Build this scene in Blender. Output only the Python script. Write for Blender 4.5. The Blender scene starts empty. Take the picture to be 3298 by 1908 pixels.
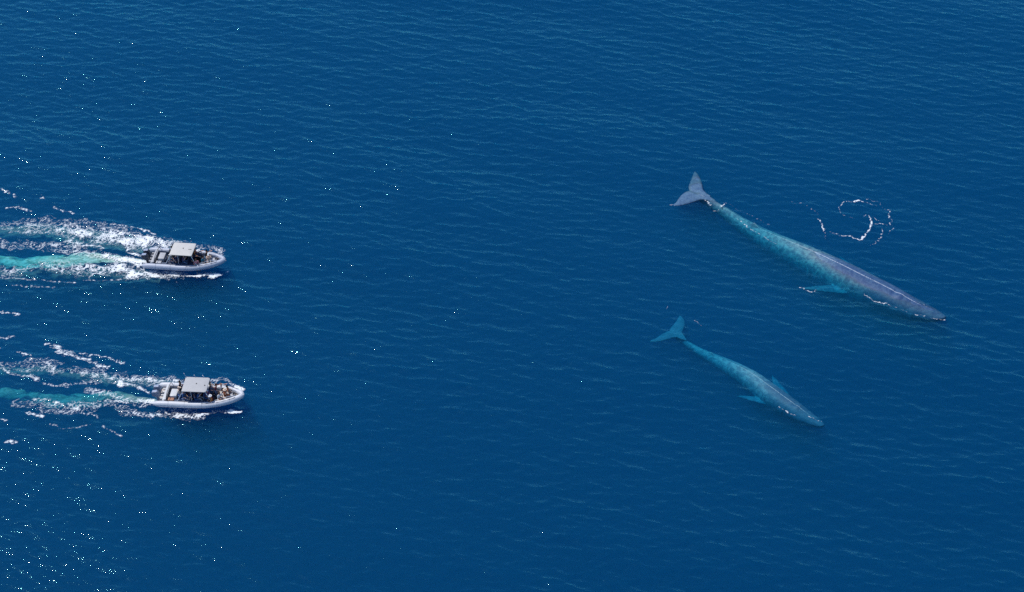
import bpy, bmesh, math, random
import numpy as np
from mathutils import Vector, Matrix

R = math.radians
scene = bpy.context.scene
COL = scene.collection

# ---------------------------------------------------------------- camera
cam_data = bpy.data.cameras.new("camera")
cam = bpy.data.objects.new("camera", cam_data)
COL.objects.link(cam)
cam.location = (0.0, -138.65, 116.34)
cam.rotation_euler = (R(50.0), 0.0, 0.0)
cam_data.sensor_width = 36.0
cam_data.lens = 36.0 * 5950.0 / 3298.0
cam_data.clip_start = 1.0
cam_data.clip_end = 9000.0
scene.camera = cam

# ---------------------------------------------------------------- sky and sun
SUN_EL, SUN_AZ = 61.0, 56.5          # elevation; degrees to the left of +Y
world = bpy.data.worlds.new("World")
scene.world = world
world.use_nodes = True
wn = world.node_tree.nodes
wl = world.node_tree.links
wn.clear()
sky = wn.new("ShaderNodeTexSky")
sky.sky_type = 'NISHITA'
sky.sun_disc = False
sky.sun_elevation = R(SUN_EL)
sky.sun_rotation = R(-SUN_AZ)
sky.altitude = 0.0
sky.air_density = 1.0
sky.dust_density = 0.3
sky.ozone_density = 6.5
bg = wn.new("ShaderNodeBackground")
bg.inputs["Strength"].default_value = 0.15
wo = wn.new("ShaderNodeOutputWorld")
wl.new(sky.outputs[0], bg.inputs["Color"])
wl.new(bg.outputs[0], wo.inputs["Surface"])

sun_data = bpy.data.lights.new("sun", 'SUN')
sun_data.energy = 3.55
sun_data.angle = R(0.53)
sun_data.color = (1.0, 0.96, 0.90)
sun = bpy.data.objects.new("sun", sun_data)
COL.objects.link(sun)
sdir = Vector((-math.sin(R(SUN_AZ)) * math.cos(R(SUN_EL)), math.cos(R(SUN_AZ)) * math.cos(R(SUN_EL)), math.sin(R(SUN_EL))))
sun.rotation_euler = sdir.to_track_quat('Z', 'Y').to_euler()
sun.location = sdir * 200.0

scene.view_settings.view_transform = 'Standard'
scene.view_settings.look = 'None'
scene.view_settings.exposure = 0.0
scene.view_settings.gamma = 1.0
scene.view_settings.use_curve_mapping = False
scene.render.engine = 'CYCLES'
cy = scene.cycles
cy.use_denoising = False
cy.max_bounces = 6
cy.transparent_max_bounces = 12
cy.volume_bounces = 1
cy.sample_clamp_indirect = 3.0
cy.caustics_reflective = False
cy.caustics_refractive = False

# ---------------------------------------------------------------- helpers
def tag(o, label=None, cat=None, group=None, kind=None):
    if label: o["label"] = label
    if cat: o["category"] = cat
    if group: o["group"] = group
    if kind: o["kind"] = kind
    return o

def link_mesh(name, verts, faces, mat=None, parent=None, smooth=True):
    me = bpy.data.meshes.new(name)
    me.from_pydata([tuple(v) for v in verts], [], faces)
    if smooth:
        me.polygons.foreach_set("use_smooth", [True] * len(me.polygons))
    if mat: me.materials.append(mat)
    me.update()
    o = bpy.data.objects.new(name, me)
    COL.objects.link(o)
    if parent: o.parent = parent
    return o

def grid_mesh(name, V, quads, mat, parent=None, smooth=True):
    """V (n,3) float array, quads (m,4) int array."""
    me = bpy.data.meshes.new(name)
    me.vertices.add(len(V))
    me.vertices.foreach_set("co", np.asarray(V, dtype=np.float32).ravel())
    m = len(quads)
    me.loops.add(m * 4)
    me.loops.foreach_set("vertex_index", np.asarray(quads, dtype=np.int32).ravel())
    me.polygons.add(m)
    me.polygons.foreach_set("loop_start", np.arange(0, 4 * m, 4, dtype=np.int32))
    try:
        me.polygons.foreach_set("loop_total", np.full(m, 4, dtype=np.int32))
    except Exception:
        pass
    me.polygons.foreach_set("use_smooth", np.full(m, smooth))
    me.update(calc_edges=True)
    me.validate()
    if mat: me.materials.append(mat)
    o = bpy.data.objects.new(name, me)
    COL.objects.link(o)
    if parent: o.parent = parent
    return o

def new_mat(name):
    m = bpy.data.materials.new(name)
    m.use_nodes = True
    m.node_tree.nodes.clear()
    return m, m.node_tree.nodes, m.node_tree.links

def plain(name, col, rough=0.5, spec=0.5, metal=0.0, var=0.12, scale=6.0, bump=0.0):
    m, n, l = new_mat(name)
    out = n.new("ShaderNodeOutputMaterial")
    p = n.new("ShaderNodeBsdfPrincipled")
    p.inputs["Roughness"].default_value = rough
    p.inputs["Metallic"].default_value = metal
    p.inputs["Specular IOR Level"].default_value = spec
    tc = n.new("ShaderNodeTexCoord")
    no = n.new("ShaderNodeTexNoise")
    no.inputs["Scale"].default_value = scale
    no.inputs["Detail"].default_value = 4.0
    l.new(tc.outputs["Object"], no.inputs["Vector"])
    ramp = n.new("ShaderNodeMapRange")
    ramp.inputs["From Min"].default_value = 0.3
    ramp.inputs["From Max"].default_value = 0.7
    ramp.inputs["To Min"].default_value = 1.0 - var
    ramp.inputs["To Max"].default_value = 1.0 + var * 0.5
    l.new(no.outputs["Fac"], ramp.inputs["Value"])
    mul = n.new("ShaderNodeVectorMath"); mul.operation = 'SCALE'
    mul.inputs[0].default_value = col
    l.new(ramp.outputs[0], mul.inputs["Scale"])
    l.new(mul.outputs[0], p.inputs["Base Color"])
    if bump:
        b = n.new("ShaderNodeBump"); b.inputs["Strength"].default_value = bump; b.inputs["Distance"].default_value = 0.02
        l.new(no.outputs["Fac"], b.inputs["Height"]); l.new(b.outputs[0], p.inputs["Normal"])
    l.new(p.outputs[0], out.inputs["Surface"])
    return m
# ---------------------------------------------------------------- the sea
# Directional wave spectrum summed by FFT on a 1024 x 1024 tile (0.14 m steps).
TN, TD = 1024, 0.14
TL = TN * TD
rng = np.random.default_rng(11)
kx = np.fft.fftfreq(TN, TD) * 2 * np.pi
KX, KY = np.meshgrid(kx, kx, indexing='xy')       # arrays [iy, ix]
K = np.sqrt(KX ** 2 + KY ** 2); K[0, 0] = 1e9
def spectrum(dirdeg, kp, slope, spread, kmax, seed):
    r = np.random.default_rng(seed)
    th = np.arctan2(KY, KX)
    d = np.cos(th - R(dirdeg))
    D = np.where(d > 0, np.abs(d) ** spread, 0.0)
    # amplitude spectrum: rises at kp, falls as a power law
    A = np.exp(-0.75 * (kp / K) ** 2) * K ** (-slope) * np.sqrt(D) * np.exp(-(K / kmax) ** 2)
    ph = (r.normal(size=K.shape) + 1j * r.normal(size=K.shape))
    H = A * ph; H[0, 0] = 0
    return H
def slope_norm(H, s):
    sx = np.fft.ifft2(1j * KX * H).real; sy = np.fft.ifft2(1j * KY * H).real
    return H * (s / math.sqrt((sx ** 2 + sy ** 2).mean()))
H = slope_norm(spectrum(-108.0, 0.25, 2.6, 14.0, 2.0, 1), 0.03)
H = H + slope_norm(spectrum(-108.0, 2.8, 1.95, 12.0, 20.0, 2), 0.152)
H = H + slope_norm(spectrum(-86.0, 3.2, 2.0, 5.0, 19.0, 3), 0.088)
hz = np.fft.ifft2(H).real
dxs = np.fft.ifft2(1j * KX / K * H).real
dys = np.fft.ifft2(1j * KY / K * H).real
CH = 1.25                                          # choppiness: horizontal pull toward the crests

# slow gusts make patches of livelier and calmer ripples
G = np.exp(-(K / 0.16) ** 2) * (np.random.default_rng(5).normal(size=K.shape) + 1j * np.random.default_rng(6).normal(size=K.shape))
gust = np.fft.ifft2(G).real; gust /= gust.std()
mod = np.clip(1.0 + 0.14 * gust, 0.7, 1.35)
hz *= mod; dxs *= mod; dys *= mod

def axis(lo, hi, far):
    core = np.arange(round(lo / TD), round(hi / TD) + 1)
    pos = [float(core[-1] * TD)]; st = 0.3
    while pos[-1] < far:
        pos.append(pos[-1] + st); st *= 1.22
    neg = [float(core[0] * TD)]; st = 0.3
    while neg[-1] > -far:
        neg.append(neg[-1] - st); st *= 1.22
    return np.array(neg[1:][::-1] + list(core * TD) + pos[1:])
ax = axis(-67, 67, 2600.0)
ay = axis(-43, 62, 2600.0)
IX = np.round(ax / TD).astype(int) % TN
IY = np.round(ay / TD).astype(int) % TN
inx = np.clip(1.0 - (np.maximum(np.abs(ax) - 70, 0)) / 60.0, 0, 1)
iny = np.clip(1.0 - (np.maximum(np.maximum(ay - 66, -48 - ay), 0)) / 60.0, 0, 1)
W = np.outer(iny, inx)

def sea_z(x, y):
    """approximate water level at a point"""
    return float(hz[int(round(y / TD)) % TN, int(round(x / TD)) % TN])

XX, YY = np.meshgrid(ax, ay)
Z = hz[np.ix_(IY, IX)] * W
# ship waves: diverging ridges behind each boat and a small dip round the hulls
def wake_height(X, Y, bow, heading, L, amp):
    c, s = math.cos(heading), math.sin(heading)
    u = -((X - bow[0]) * c + (Y - bow[1]) * s)      # metres behind the bow
    v = -(X - bow[0]) * s + (Y - bow[1]) * c
    a = 0.9 + 0.32 * np.maximum(u, 0)
    ridge = np.exp(-((np.abs(v) - a) / (0.28 + 0.03 * np.maximum(u, 0))) ** 2) * np.clip(u / 2.0, 0, 1) * np.exp(-np.maximum(u - 2, 0) / 14.0)
    trough = -0.5 * np.exp(-((np.abs(v) - a * 0.62) / (0.5 + 0.04 * np.maximum(u, 0))) ** 2) * np.clip(u / 4.0, 0, 1) * np.exp(-np.maximum(u - 2, 0) / 14.0)
    return amp * (ridge + trough) * (u > 0)
BOAT1 = dict(bow=(-28.40, 4.35), stern=(-36.70, 5.45), heading=math.atan2(-1.10, 8.30))
BOAT2 = dict(bow=(-24.40, -15.28), stern=(-32.69, -14.56), heading=math.atan2(-0.72, 8.29))
Z = Z + wake_height(XX, YY, BOAT1["bow"], BOAT1["heading"], 8.3, 0.22)
Z = Z + wake_height(XX, YY, BOAT2["bow"], BOAT2["heading"], 8.5, 0.16)
PX = XX + CH * dxs[np.ix_(IY, IX)] * W
PY = YY + CH * dys[np.ix_(IY, IX)] * W
ny_, nx_ = XX.shape
V = np.stack([PX.ravel(), PY.ravel(), Z.ravel()], axis=1)
idx = np.arange(ny_ * nx_).reshape(ny_, nx_)
Q = np.stack([idx[:-1, :-1].ravel(), idx[:-1, 1:].ravel(), idx[1:, 1:].ravel(), idx[1:, :-1].ravel()], axis=1)
# skirt and bottom close the body of water
DEPTH = -46.0
ring = np.concatenate([idx[0, :], idx[1:, -1], idx[-1, -2::-1], idx[-2:0:-1, 0]])
base = len(V)
low = V[ring].copy(); low[:, 2] = DEPTH
ctr = np.array([[0.0, 0.0, DEPTH]])
V = np.concatenate([V, low, ctr])
n = len(ring); j = np.arange(n); j2 = (j + 1) % n
SK = np.stack([ring[j2], ring[j], base + j, base + j2], axis=1)
# bottom as quads pairing neighbours to the centre
jj = np.arange(0, n - (n % 2), 2)
BT = np.stack([base + (jj + 2) % n, base + jj + 1, base + jj, np.full(len(jj), base + n)], axis=1)
Q = np.concatenate([Q, SK, BT])

def foam_free_water():
    m, n, l = new_mat("sea water")
    out = n.new("ShaderNodeOutputMaterial")
    tr = n.new("ShaderNodeBsdfTransparent")
    gl = n.new("ShaderNodeBsdfGlossy"); gl.distribution = 'GGX'
    gl.inputs["Color"].default_value = (0.30, 0.95, 1.0, 1); gl.inputs["Roughness"].default_value = 0.02
    fr = n.new("ShaderNodeFresnel"); fr.inputs["IOR"].default_value = 1.37
    mix = n.new("ShaderNodeMixShader")
    geo = n.new("ShaderNodeNewGeometry")
    mp = n.new("ShaderNodeMapping")
    mp.inputs["Rotation"].default_value = (0, 0, R(18))
    mp.inputs["Scale"].default_value = (0.55, 1.7, 1.0)
    l.new(geo.outputs["Position"], mp.inputs["Vector"])
    n1 = n.new("ShaderNodeTexNoise"); n1.inputs["Scale"].default_value = 1.5; n1.inputs["Detail"].default_value = 5.0
    n1.inputs["Roughness"].default_value = 0.6; n1.inputs["Distortion"].default_value = 0.4
    l.new(mp.outputs[0], n1.inputs["Vector"])
    b = n.new("ShaderNodeBump"); b.inputs["Strength"].default_value = 0.34; b.inputs["Distance"].default_value = 0.16
    l.new(n1.outputs["Fac"], b.inputs["Height"])
    l.new(b.outputs[0], gl.inputs["Normal"]); l.new(b.outputs[0], fr.inputs["Normal"])
    l.new(fr.outputs[0], mix.inputs["Fac"])
    l.new(tr.outputs[0], mix.inputs[1]); l.new(gl.outputs[0], mix.inputs[2])
    l.new(mix.outputs[0], out.inputs["Surface"])
    sc = n.new("ShaderNodeVolumeScatter")
    sc.inputs["Color"].default_value = (0.002, 0.57, 1.0, 1); sc.inputs["Density"].default_value = 0.110
    ab = n.new("ShaderNodeVolumeAbsorption")
    # absorption = (1 - colour) * density
    ab.inputs["Color"].default_value = (0.0, 0.823, 0.936, 1); ab.inputs["Density"].default_value = 1.2
    ad = n.new("ShaderNodeAddShader")
    l.new(sc.outputs[0], ad.inputs[0]); l.new(ab.outputs[0], ad.inputs[1])
    l.new(ad.outputs[0], out.inputs["Volume"])
    return m
MAT_WATER = foam_free_water()
sea = grid_mesh("water", V, Q, MAT_WATER)
tag(sea, "deep blue open sea with small wind ripples", None, None, "structure")

# the dark deep below, where the light gives out
m, n, l = new_mat("abyss")
out = n.new("ShaderNodeOutputMaterial"); d = n.new("ShaderNodeBsdfDiffuse"); d.inputs["Color"].default_value = (0.004, 0.02, 0.05, 1)
l.new(d.outputs[0], out.inputs["Surface"])
s = 2500.0
deep = link_mesh("deep_water", [(-s, -s, -44), (s, -s, -44), (s, s, -44), (-s, s, -44)], [(0, 1, 2, 3)], m)
tag(deep, None, None, None, "structure")
def lattice_noise(x, y, seed):
    """smooth gradient noise in about -1..1"""
    xi = np.floor(x).astype(np.int64); yi = np.floor(y).astype(np.int64)
    xf = x - xi; yf = y - yi
    def g(ix, iy):
        h = (ix * 374761393 + iy * 668265263 + seed * 1442695041) & 0xffffffff
        h = ((h ^ (h >> 13)) * 1274126177) & 0xffffffff
        h = (h ^ (h >> 16)) & 0xffffffff
        a = h.astype(np.float64) / 0xffffffff * 2 * np.pi
        return np.cos(a), np.sin(a)
    u = xf * xf * xf * (xf * (xf * 6 - 15) + 10); v = yf * yf * yf * (yf * (yf * 6 - 15) + 10)
    def dotg(ix, iy, dx, dy):
        gx, gy = g(ix, iy); return gx * dx + gy * dy
    a = dotg(xi, yi, xf, yf); b = dotg(xi + 1, yi, xf - 1, yf)
    c = dotg(xi, yi + 1, xf, yf - 1); d = dotg(xi + 1, yi + 1, xf - 1, yf - 1)
    return ((a * (1 - u) + b * u) * (1 - v) + (c * (1 - u) + d * u) * v) * 1.5

# ---------------------------------------------------------------- whales
def smooth_path(pts, n):
    """Catmull-Rom through pts, resampled to n points evenly by length."""
    p = [np.array(q, float) for q in pts]
    p = [2 * p[0] - p[1]] + p + [2 * p[-1] - p[-2]]
    out = []
    for i in range(1, len(p) - 2):
        for t in np.linspace(0, 1, 16, endpoint=False):
            a, b, c, d = p[i - 1], p[i], p[i + 1], p[i + 2]
            out.append(0.5 * ((2 * b) + (-a + c) * t + (2 * a - 5 * b + 4 * c - d) * t ** 2 + (-a + 3 * b - 3 * c + d) * t ** 3))
    out.append(p[-2])
    out = np.array(out)
    s = np.concatenate([[0], np.cumsum(np.linalg.norm(np.diff(out, axis=0), axis=1))])
    q = np.linspace(0, s[-1], n)
    return np.stack([np.interp(q, s, out[:, k]) for k in range(out.shape[1])], axis=1), s[-1]

def whale_profile(t):
    """half width, half height (fractions of length) at t: 0 snout .. 1 tail stock"""
    T = [0, .006, .02, .05, .10, .16, .24, .32, .40, .50, .60, .70, .80, .88, .94, 1.0]
    Wd = [.004, .011, .0185, .029, .041, .050, .0565, .0590, .0585, .0530, .0450, .0355, .0260, .0185, .0150, .0120]
    Hh = [.006, .010, .0150, .023, .034, .044, .0520, .0560, .0565, .0520, .0450, .0370, .0290, .0215, .0170, .0150]
    return np.interp(t, T, Wd), np.interp(t, T, Hh)

def build_whale(name, spine, L_scale, top_z, fluke, flipper_near, flipper_far, zfl, girth=1.0):
    """spine: world xy of the back line, snout first. top_z: (t, z) pairs of the back's height."""
    N, M = 120, 36
    path, L = smooth_path(spine, N)
    tt = np.linspace(0, 1, N)
    tang = np.gradient(path, axis=0); tang /= np.linalg.norm(tang, axis=1)[:, None]
    side = np.stack([-tang[:, 1], tang[:, 0]], axis=1)
    tz = np.interp(tt, [a for a, _ in top_z], [b for _, b in top_z])
    tz = np.convolve(np.pad(tz, 6, mode='edge'), np.ones(13) / 13, mode='valid')
    V, F = [], []
    for i in range(N):
        w, h = whale_profile(tt[i]); w *= L * girth; h *= L * girth
        zc = tz[i] - h
        for k in range(M):
            a = 2 * math.pi * k / M            # 0 at the top, going to +side
            ca, sa = math.cos(a), math.sin(a)
            e = 0.86
            y = w * math.copysign(abs(sa) ** e, sa)
            z = h * math.copysign(abs(ca) ** 0.92, ca)
            t = tt[i]
            # broad flat rostrum, narrower than the lower jaw that bulges round it
            if t < 0.20:
                f = (0.20 - t) / 0.20
                if ca > 0.0:
                    z *= 1 - 0.25 * f
                if -0.35 < ca < 0.35:
                    y *= 1 + 0.10 * f
            # median ridge of the head, blowhole guard, spine ridge, dorsal fin
            top = max(0.0, ca)
            if t < 0.15: z += 0.0035 * L * top ** 60 * (t / 0.15)
            z += 0.0075 * L * top ** 14 * math.exp(-((t - 0.165) / 0.016) ** 2)
            if t > 0.2: z += 0.0028 * L * top ** 70
            z += 0.012 * L * top ** 60 * max(0.0, 1 - abs(t - 0.765) / 0.018) ** 0.8
            V.append((path[i, 0] + side[i, 0] * y, path[i, 1] + side[i, 1] * y, zc + z))
    for i in range(N - 1):
        for k in range(M):
            k2 = (k + 1) % M
            F.append((i * M + k, i * M + k2, (i + 1) * M + k2, (i + 1) * M + k))
    F.append(tuple(range(M - 1, -1, -1)))
    F.append(tuple((N - 1) * M + k for k in range(M)))

    def slab(outline, zs, thick):
        """a lens-thick flat limb: outline of xy points, zs heights per point, thick at the middle"""
        b = len(V); n = len(outline)
        c = np.mean(np.array(outline), axis=0)
        zc_ = float(np.mean(zs))
        rings = [(1.0, 0.02), (0.80, 0.5), (0.45, 0.9)]
        for sgn in (1, -1):
            for r, th in rings:
                for (x, y), z in zip(outline, zs):
                    V.append((c[0] + (x - c[0]) * r, c[1] + (y - c[1]) * r, zc_ + (z - zc_) * r + sgn * thick * th))
            V.append((c[0], c[1], zc_ + sgn * thick))
        nr = len(rings)
        for s_, off in ((1, 0), (-1, nr * n + 1)):
            for q in range(nr - 1):
                for k in range(n):
                    k2 = (k + 1) % n
                    a_, b_, c_, d_ = b + off + q * n + k, b + off + q * n + k2, b + off + (q + 1) * n + k2, b + off + (q + 1) * n + k
                    F.append((a_, b_, c_, d_) if s_ > 0 else (d_, c_, b_, a_))
            for k in range(n):
                k2 = (k + 1) % n
                a_, b_, c_ = b + off + (nr - 1) * n + k, b + off + (nr - 1) * n + k2, b + off + nr * n
                F.append((a_, b_, c_) if s_ > 0 else (c_, b_, a_))
        for k in range(n):
            k2 = (k + 1) % n
            F.append((b + k2, b + k, b + nr * n + 1 + k, b + nr * n + 1 + k2))
    for lobe in fluke:
        pts, _ = smooth_path(lobe, 26)
        slab([tuple(p) for p in pts], [zfl] * len(pts), 0.0055 * L)
    for tip, root_a, root_b, z0, z1 in (flipper_near, flipper_far):
        # leaf shaped flipper swept back from the shoulder
        tip, ra, rb = np.array(tip), np.array(root_a), np.array(root_b)
        mid = (ra + rb) / 2
        pts, zs = [], []
        for u in np.linspace(0, 1, 9):
            pts.append(tuple(ra * (1 - u) + tip * u + (ra - rb) * 0.12 * math.sin(math.pi * u))); zs.append(z0 * (1 - u) + z1 * u)
        for u in np.linspace(0.92, 0, 8):
            pts.append(tuple(rb * (1 - u) + tip * u + (rb - ra) * 0.10 * math.sin(math.pi * u))); zs.append(z0 * (1 - u) + z1 * u)
        slab(pts, zs, 0.0052 * L)
    # outlines are never quite even
    tmp = bpy.data.meshes.new("tmp"); tmp.from_pydata(V, [], F)
    bm = bmesh.new(); bm.from_mesh(tmp); bmesh.ops.recalc_face_normals(bm, faces=bm.faces); bm.to_mesh(tmp); bm.free()
    o = bpy.data.objects.new("tmp", tmp); COL.objects.link(o)
    rm = o.modifiers.new("r", 'REMESH'); rm.mode = 'VOXEL'; rm.voxel_size = 0.0028 * L
    sm = o.modifiers.new("s", 'SMOOTH'); sm.iterations = 2; sm.factor = 0.5
    dg = bpy.context.evaluated_depsgraph_get(); dg.update()
    me = bpy.data.meshes.new_from_object(o.evaluated_get(dg))
    bpy.data.objects.remove(o); bpy.data.meshes.remove(tmp)
    me.name = name
    me.polygons.foreach_set("use_smooth", [True] * len(me.polygons))
    # body coordinates for the skin pattern: along, round the flank, pigment depth
    nv = len(me.vertices); co = np.empty(nv * 3, np.float32); me.vertices.foreach_get("co", co); co = co.reshape(-1, 3)
    sub_ = np.clip((-co[:, 2] - 0.05) / 0.5, 0, 1) * 0.035
    co[:, 1] += sub_ * lattice_noise(co[:, 0] * 1.1, co[:, 1] * 2.0, 71) + sub_ * 0.7 * lattice_noise(co[:, 0] * 2.6, co[:, 1] * 4.2, 72)
    co[:, 0] += sub_ * lattice_noise(co[:, 0] * 1.3, co[:, 1] * 2.2, 73)
    me.vertices.foreach_set("co", co.ravel())
    d2 = ((co[:, None, :2] - path[None, ::2]) ** 2).sum(2) if nv * N < 3e7 else None
    near = d2.argmin(1) * 2
    w_, h_ = whale_profile(tt[near])
    lat = ((co[:, :2] - path[near]) * side[near]).sum(1) / (w_ * L)
    lat = np.clip(lat, -4, 4)
    for nm, arr in (("along", tt[near]), ("lateral", lat)):
        at = me.attributes.new(nm, 'FLOAT', 'POINT'); at.data.foreach_set("value", arr.astype(np.float32))
    ob = bpy.data.objects.new(name, me); COL.objects.link(ob)
    return ob, path, side, tt, L

def whale_skin(name, dark, pale, saddle, bias):
    m, n, l = new_mat(name)
    out = n.new("ShaderNodeOutputMaterial")
    p = n.new("ShaderNodeBsdfPrincipled"); p.inputs["Roughness"].default_value = 0.5; p.inputs["Specular IOR Level"].default_value = 0.15
    al = n.new("ShaderNodeAttribute"); al.attribute_name = "along"
    la = n.new("ShaderNodeAttribute"); la.attribute_name = "lateral"
    tc = n.new("ShaderNodeTexCoord")
    def noise(scale, detail=5.0, dist=0.0):
        q = n.new("ShaderNodeTexNoise"); q.inputs["Scale"].default_value = scale; q.inputs["Detail"].default_value = detail
        q.inputs["Distortion"].default_value = dist
        l.new(tc.outputs["Object"], q.inputs["Vector"]); return q.outputs["Fac"]
    def mth(op, a, b=None, c=None, clamp=False):
        q = n.new("ShaderNodeMath"); q.operation = op; q.use_clamp = clamp
        for i, v in enumerate((a, b, c)):
            if v is None: continue
            if isinstance(v, (int, float)): q.inputs[i].default_value = v
            else: l.new(v, q.inputs[i])
        return q.outputs[0]
    def mr(v, a, b, c=0.0, d=1.0, smooth=True):
        q = n.new("ShaderNodeMapRange"); q.interpolation_type = 'SMOOTHSTEP' if smooth else 'LINEAR'
        q.inputs["From Min"].default_value = a; q.inputs["From Max"].default_value = b
        q.inputs["To Min"].default_value = c; q.inputs["To Max"].default_value = d
        l.new(v, q.inputs["Value"]); return q.outputs[0]
    big = noise(0.55, 3.0); mott = noise(2.6, 6.0, 0.7); fine = noise(9.0, 4.0, 0.4)
    absl = mth('ABSOLUTE', la.outputs["Fac"])
    # the darker saddle over the back of head and shoulders; pale mottling on the flanks and tail
    s1 = mr(al.outputs["Fac"], saddle[0], saddle[1], 1.0, 0.0)
    s2 = mr(mth('ADD', absl, mth('MULTIPLY', big, 0.35)), 0.62, 0.98, 1.0, 0.0)
    head = mr(al.outputs["Fac"], 0.24, 0.38, 1.0, 0.0)
    s = mth('MULTIPLY', s1, mth('MAXIMUM', s2, head))
    tail = mr(al.outputs["Fac"], 0.90, 0.955, 0.0, 1.0)
    s = mth('MAXIMUM', s, mth('MULTIPLY', tail, 0.35))
    s = mth('MAXIMUM', s, mth('MULTIPLY', mr(absl, 1.2, 1.45), 0.5))
    m0 = mr(mott, 0.38, 0.62)
    # long faint pale streaks running with the body
    cv = n.new("ShaderNodeCombineXYZ"); l.new(mth('MULTIPLY', al.outputs["Fac"], 9.0), cv.inputs[0]); l.new(mth('MULTIPLY', la.outputs["Fac"], 6.0), cv.inputs[1])
    qs = n.new("ShaderNodeTexNoise"); qs.inputs["Scale"].default_value = 1.6; qs.inputs["Detail"].default_value = 5.0; qs.inputs["Distortion"].default_value = 0.8
    l.new(cv.outputs[0], qs.inputs["Vector"])
    streak = mr(qs.outputs["Fac"], 0.58, 0.72, 0.0, 0.65)
    m0 = mth('MULTIPLY', m0, mth('SUBTRACT', 1.0, mth('MULTIPLY', tail, 0.6)))
    m0 = mth('MAXIMUM', m0, streak)
    m1 = mth('MULTIPLY', m0, mth('SUBTRACT', 1.0, mth('MULTIPLY', s, 0.80)))
    mix1 = n.new("ShaderNodeMix"); mix1.data_type = 'RGBA'
    mix1.inputs["A"].default_value = (*dark, 1); mix1.inputs["B"].default_value = (*pale, 1)
    l.new(mth('ADD', mth('MULTIPLY', m1, 0.55), mth('MULTIPLY', mth('SUBTRACT', 1.0, s), bias), None, True), mix1.inputs["Factor"])
    mix2 = n.new("ShaderNodeMix"); mix2.data_type = 'RGBA'; mix2.blend_type = 'MULTIPLY'; mix2.inputs["Factor"].default_value = 1.0
    l.new(mix1.outputs["Result"], mix2.inputs["A"])
    fv = mr(fine, 0.3, 0.7, 0.78, 1.12, False)
    cmb = n.new("ShaderNodeCombineColor"); [l.new(fv, cmb.inputs[k]) for k in range(3)]
    l.new(cmb.outputs[0], mix2.inputs["B"])
    # ridge-crest highlight and waterline painted pale into the skin along the back
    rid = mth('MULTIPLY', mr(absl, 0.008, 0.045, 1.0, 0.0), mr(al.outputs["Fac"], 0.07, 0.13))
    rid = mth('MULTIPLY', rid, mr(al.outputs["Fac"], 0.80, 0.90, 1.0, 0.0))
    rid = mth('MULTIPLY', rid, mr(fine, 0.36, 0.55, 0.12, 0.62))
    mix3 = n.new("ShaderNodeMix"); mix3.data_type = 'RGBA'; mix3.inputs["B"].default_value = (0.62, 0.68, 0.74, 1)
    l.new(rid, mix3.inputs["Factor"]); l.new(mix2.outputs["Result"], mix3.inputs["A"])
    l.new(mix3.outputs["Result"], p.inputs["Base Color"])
    b = n.new("ShaderNodeBump"); b.inputs["Strength"].default_value = 0.14; b.inputs["Distance"].default_value = 0.06
    l.new(mott, b.inputs["Height"]); l.new(b.outputs[0], p.inputs["Normal"])
    l.new(p.outputs[0], out.inputs["Surface"])
    return m

SPINE1 = [(41.95, -3.0), (40.6, -1.85), (38.5, -0.15), (36.5, 1.65), (34.65, 3.28), (32.5, 5.28), (30.31, 7.35), (28.16, 9.20), (26.5, 10.6), (24.33, 12.55), (22.2, 14.50), (20.6, 15.85), (19.75, 16.55)]
FL1 = [[(21.3, 15.65), (20.45, 16.55), (20.14, 17.4), (20.15, 18.4), (19.93, 19.85), (19.5, 20.97), (19.30, 20.5), (18.98, 19.45), (18.62, 18.3), (18.58, 17.38), (19.2, 16.3), (20.6, 15.5), (21.3, 15.65)],
       [(21.2, 15.45), (20.3, 15.75), (19.6, 15.62), (18.5, 15.08), (17.5, 14.70), (16.58, 14.66), (17.03, 15.27), (17.55, 16.35), (18.1, 17.05), (18.58, 17.38), (19.3, 16.9), (20.6, 16.2), (21.2, 15.45)]]
w1, path1, side1, tt1, L1 = build_whale("blue_whale", SPINE1, 29.0,
    [(0, -0.10), (0.05, -0.02), (0.15, 0.02), (0.40, 0.0), (0.55, -0.30), (0.75, -0.66), (0.88, -0.36), (0.95, -0.02), (1, 0.06)], FL1,
    ((28.5, 2.15), (32.5, 3.5), (33.6, 2.1), -1.5, -0.85), ((33.3, 9.1), (34.5, 6.7), (36.0, 5.5), -2.3, -2.0), -0.10)
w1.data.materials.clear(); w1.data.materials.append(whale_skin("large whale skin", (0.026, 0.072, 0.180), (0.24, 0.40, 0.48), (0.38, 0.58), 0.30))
tag(w1, "large slate blue whale with pale mottled flank and tail fluke awash", "whale", "whales swimming just under the surface")

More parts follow.
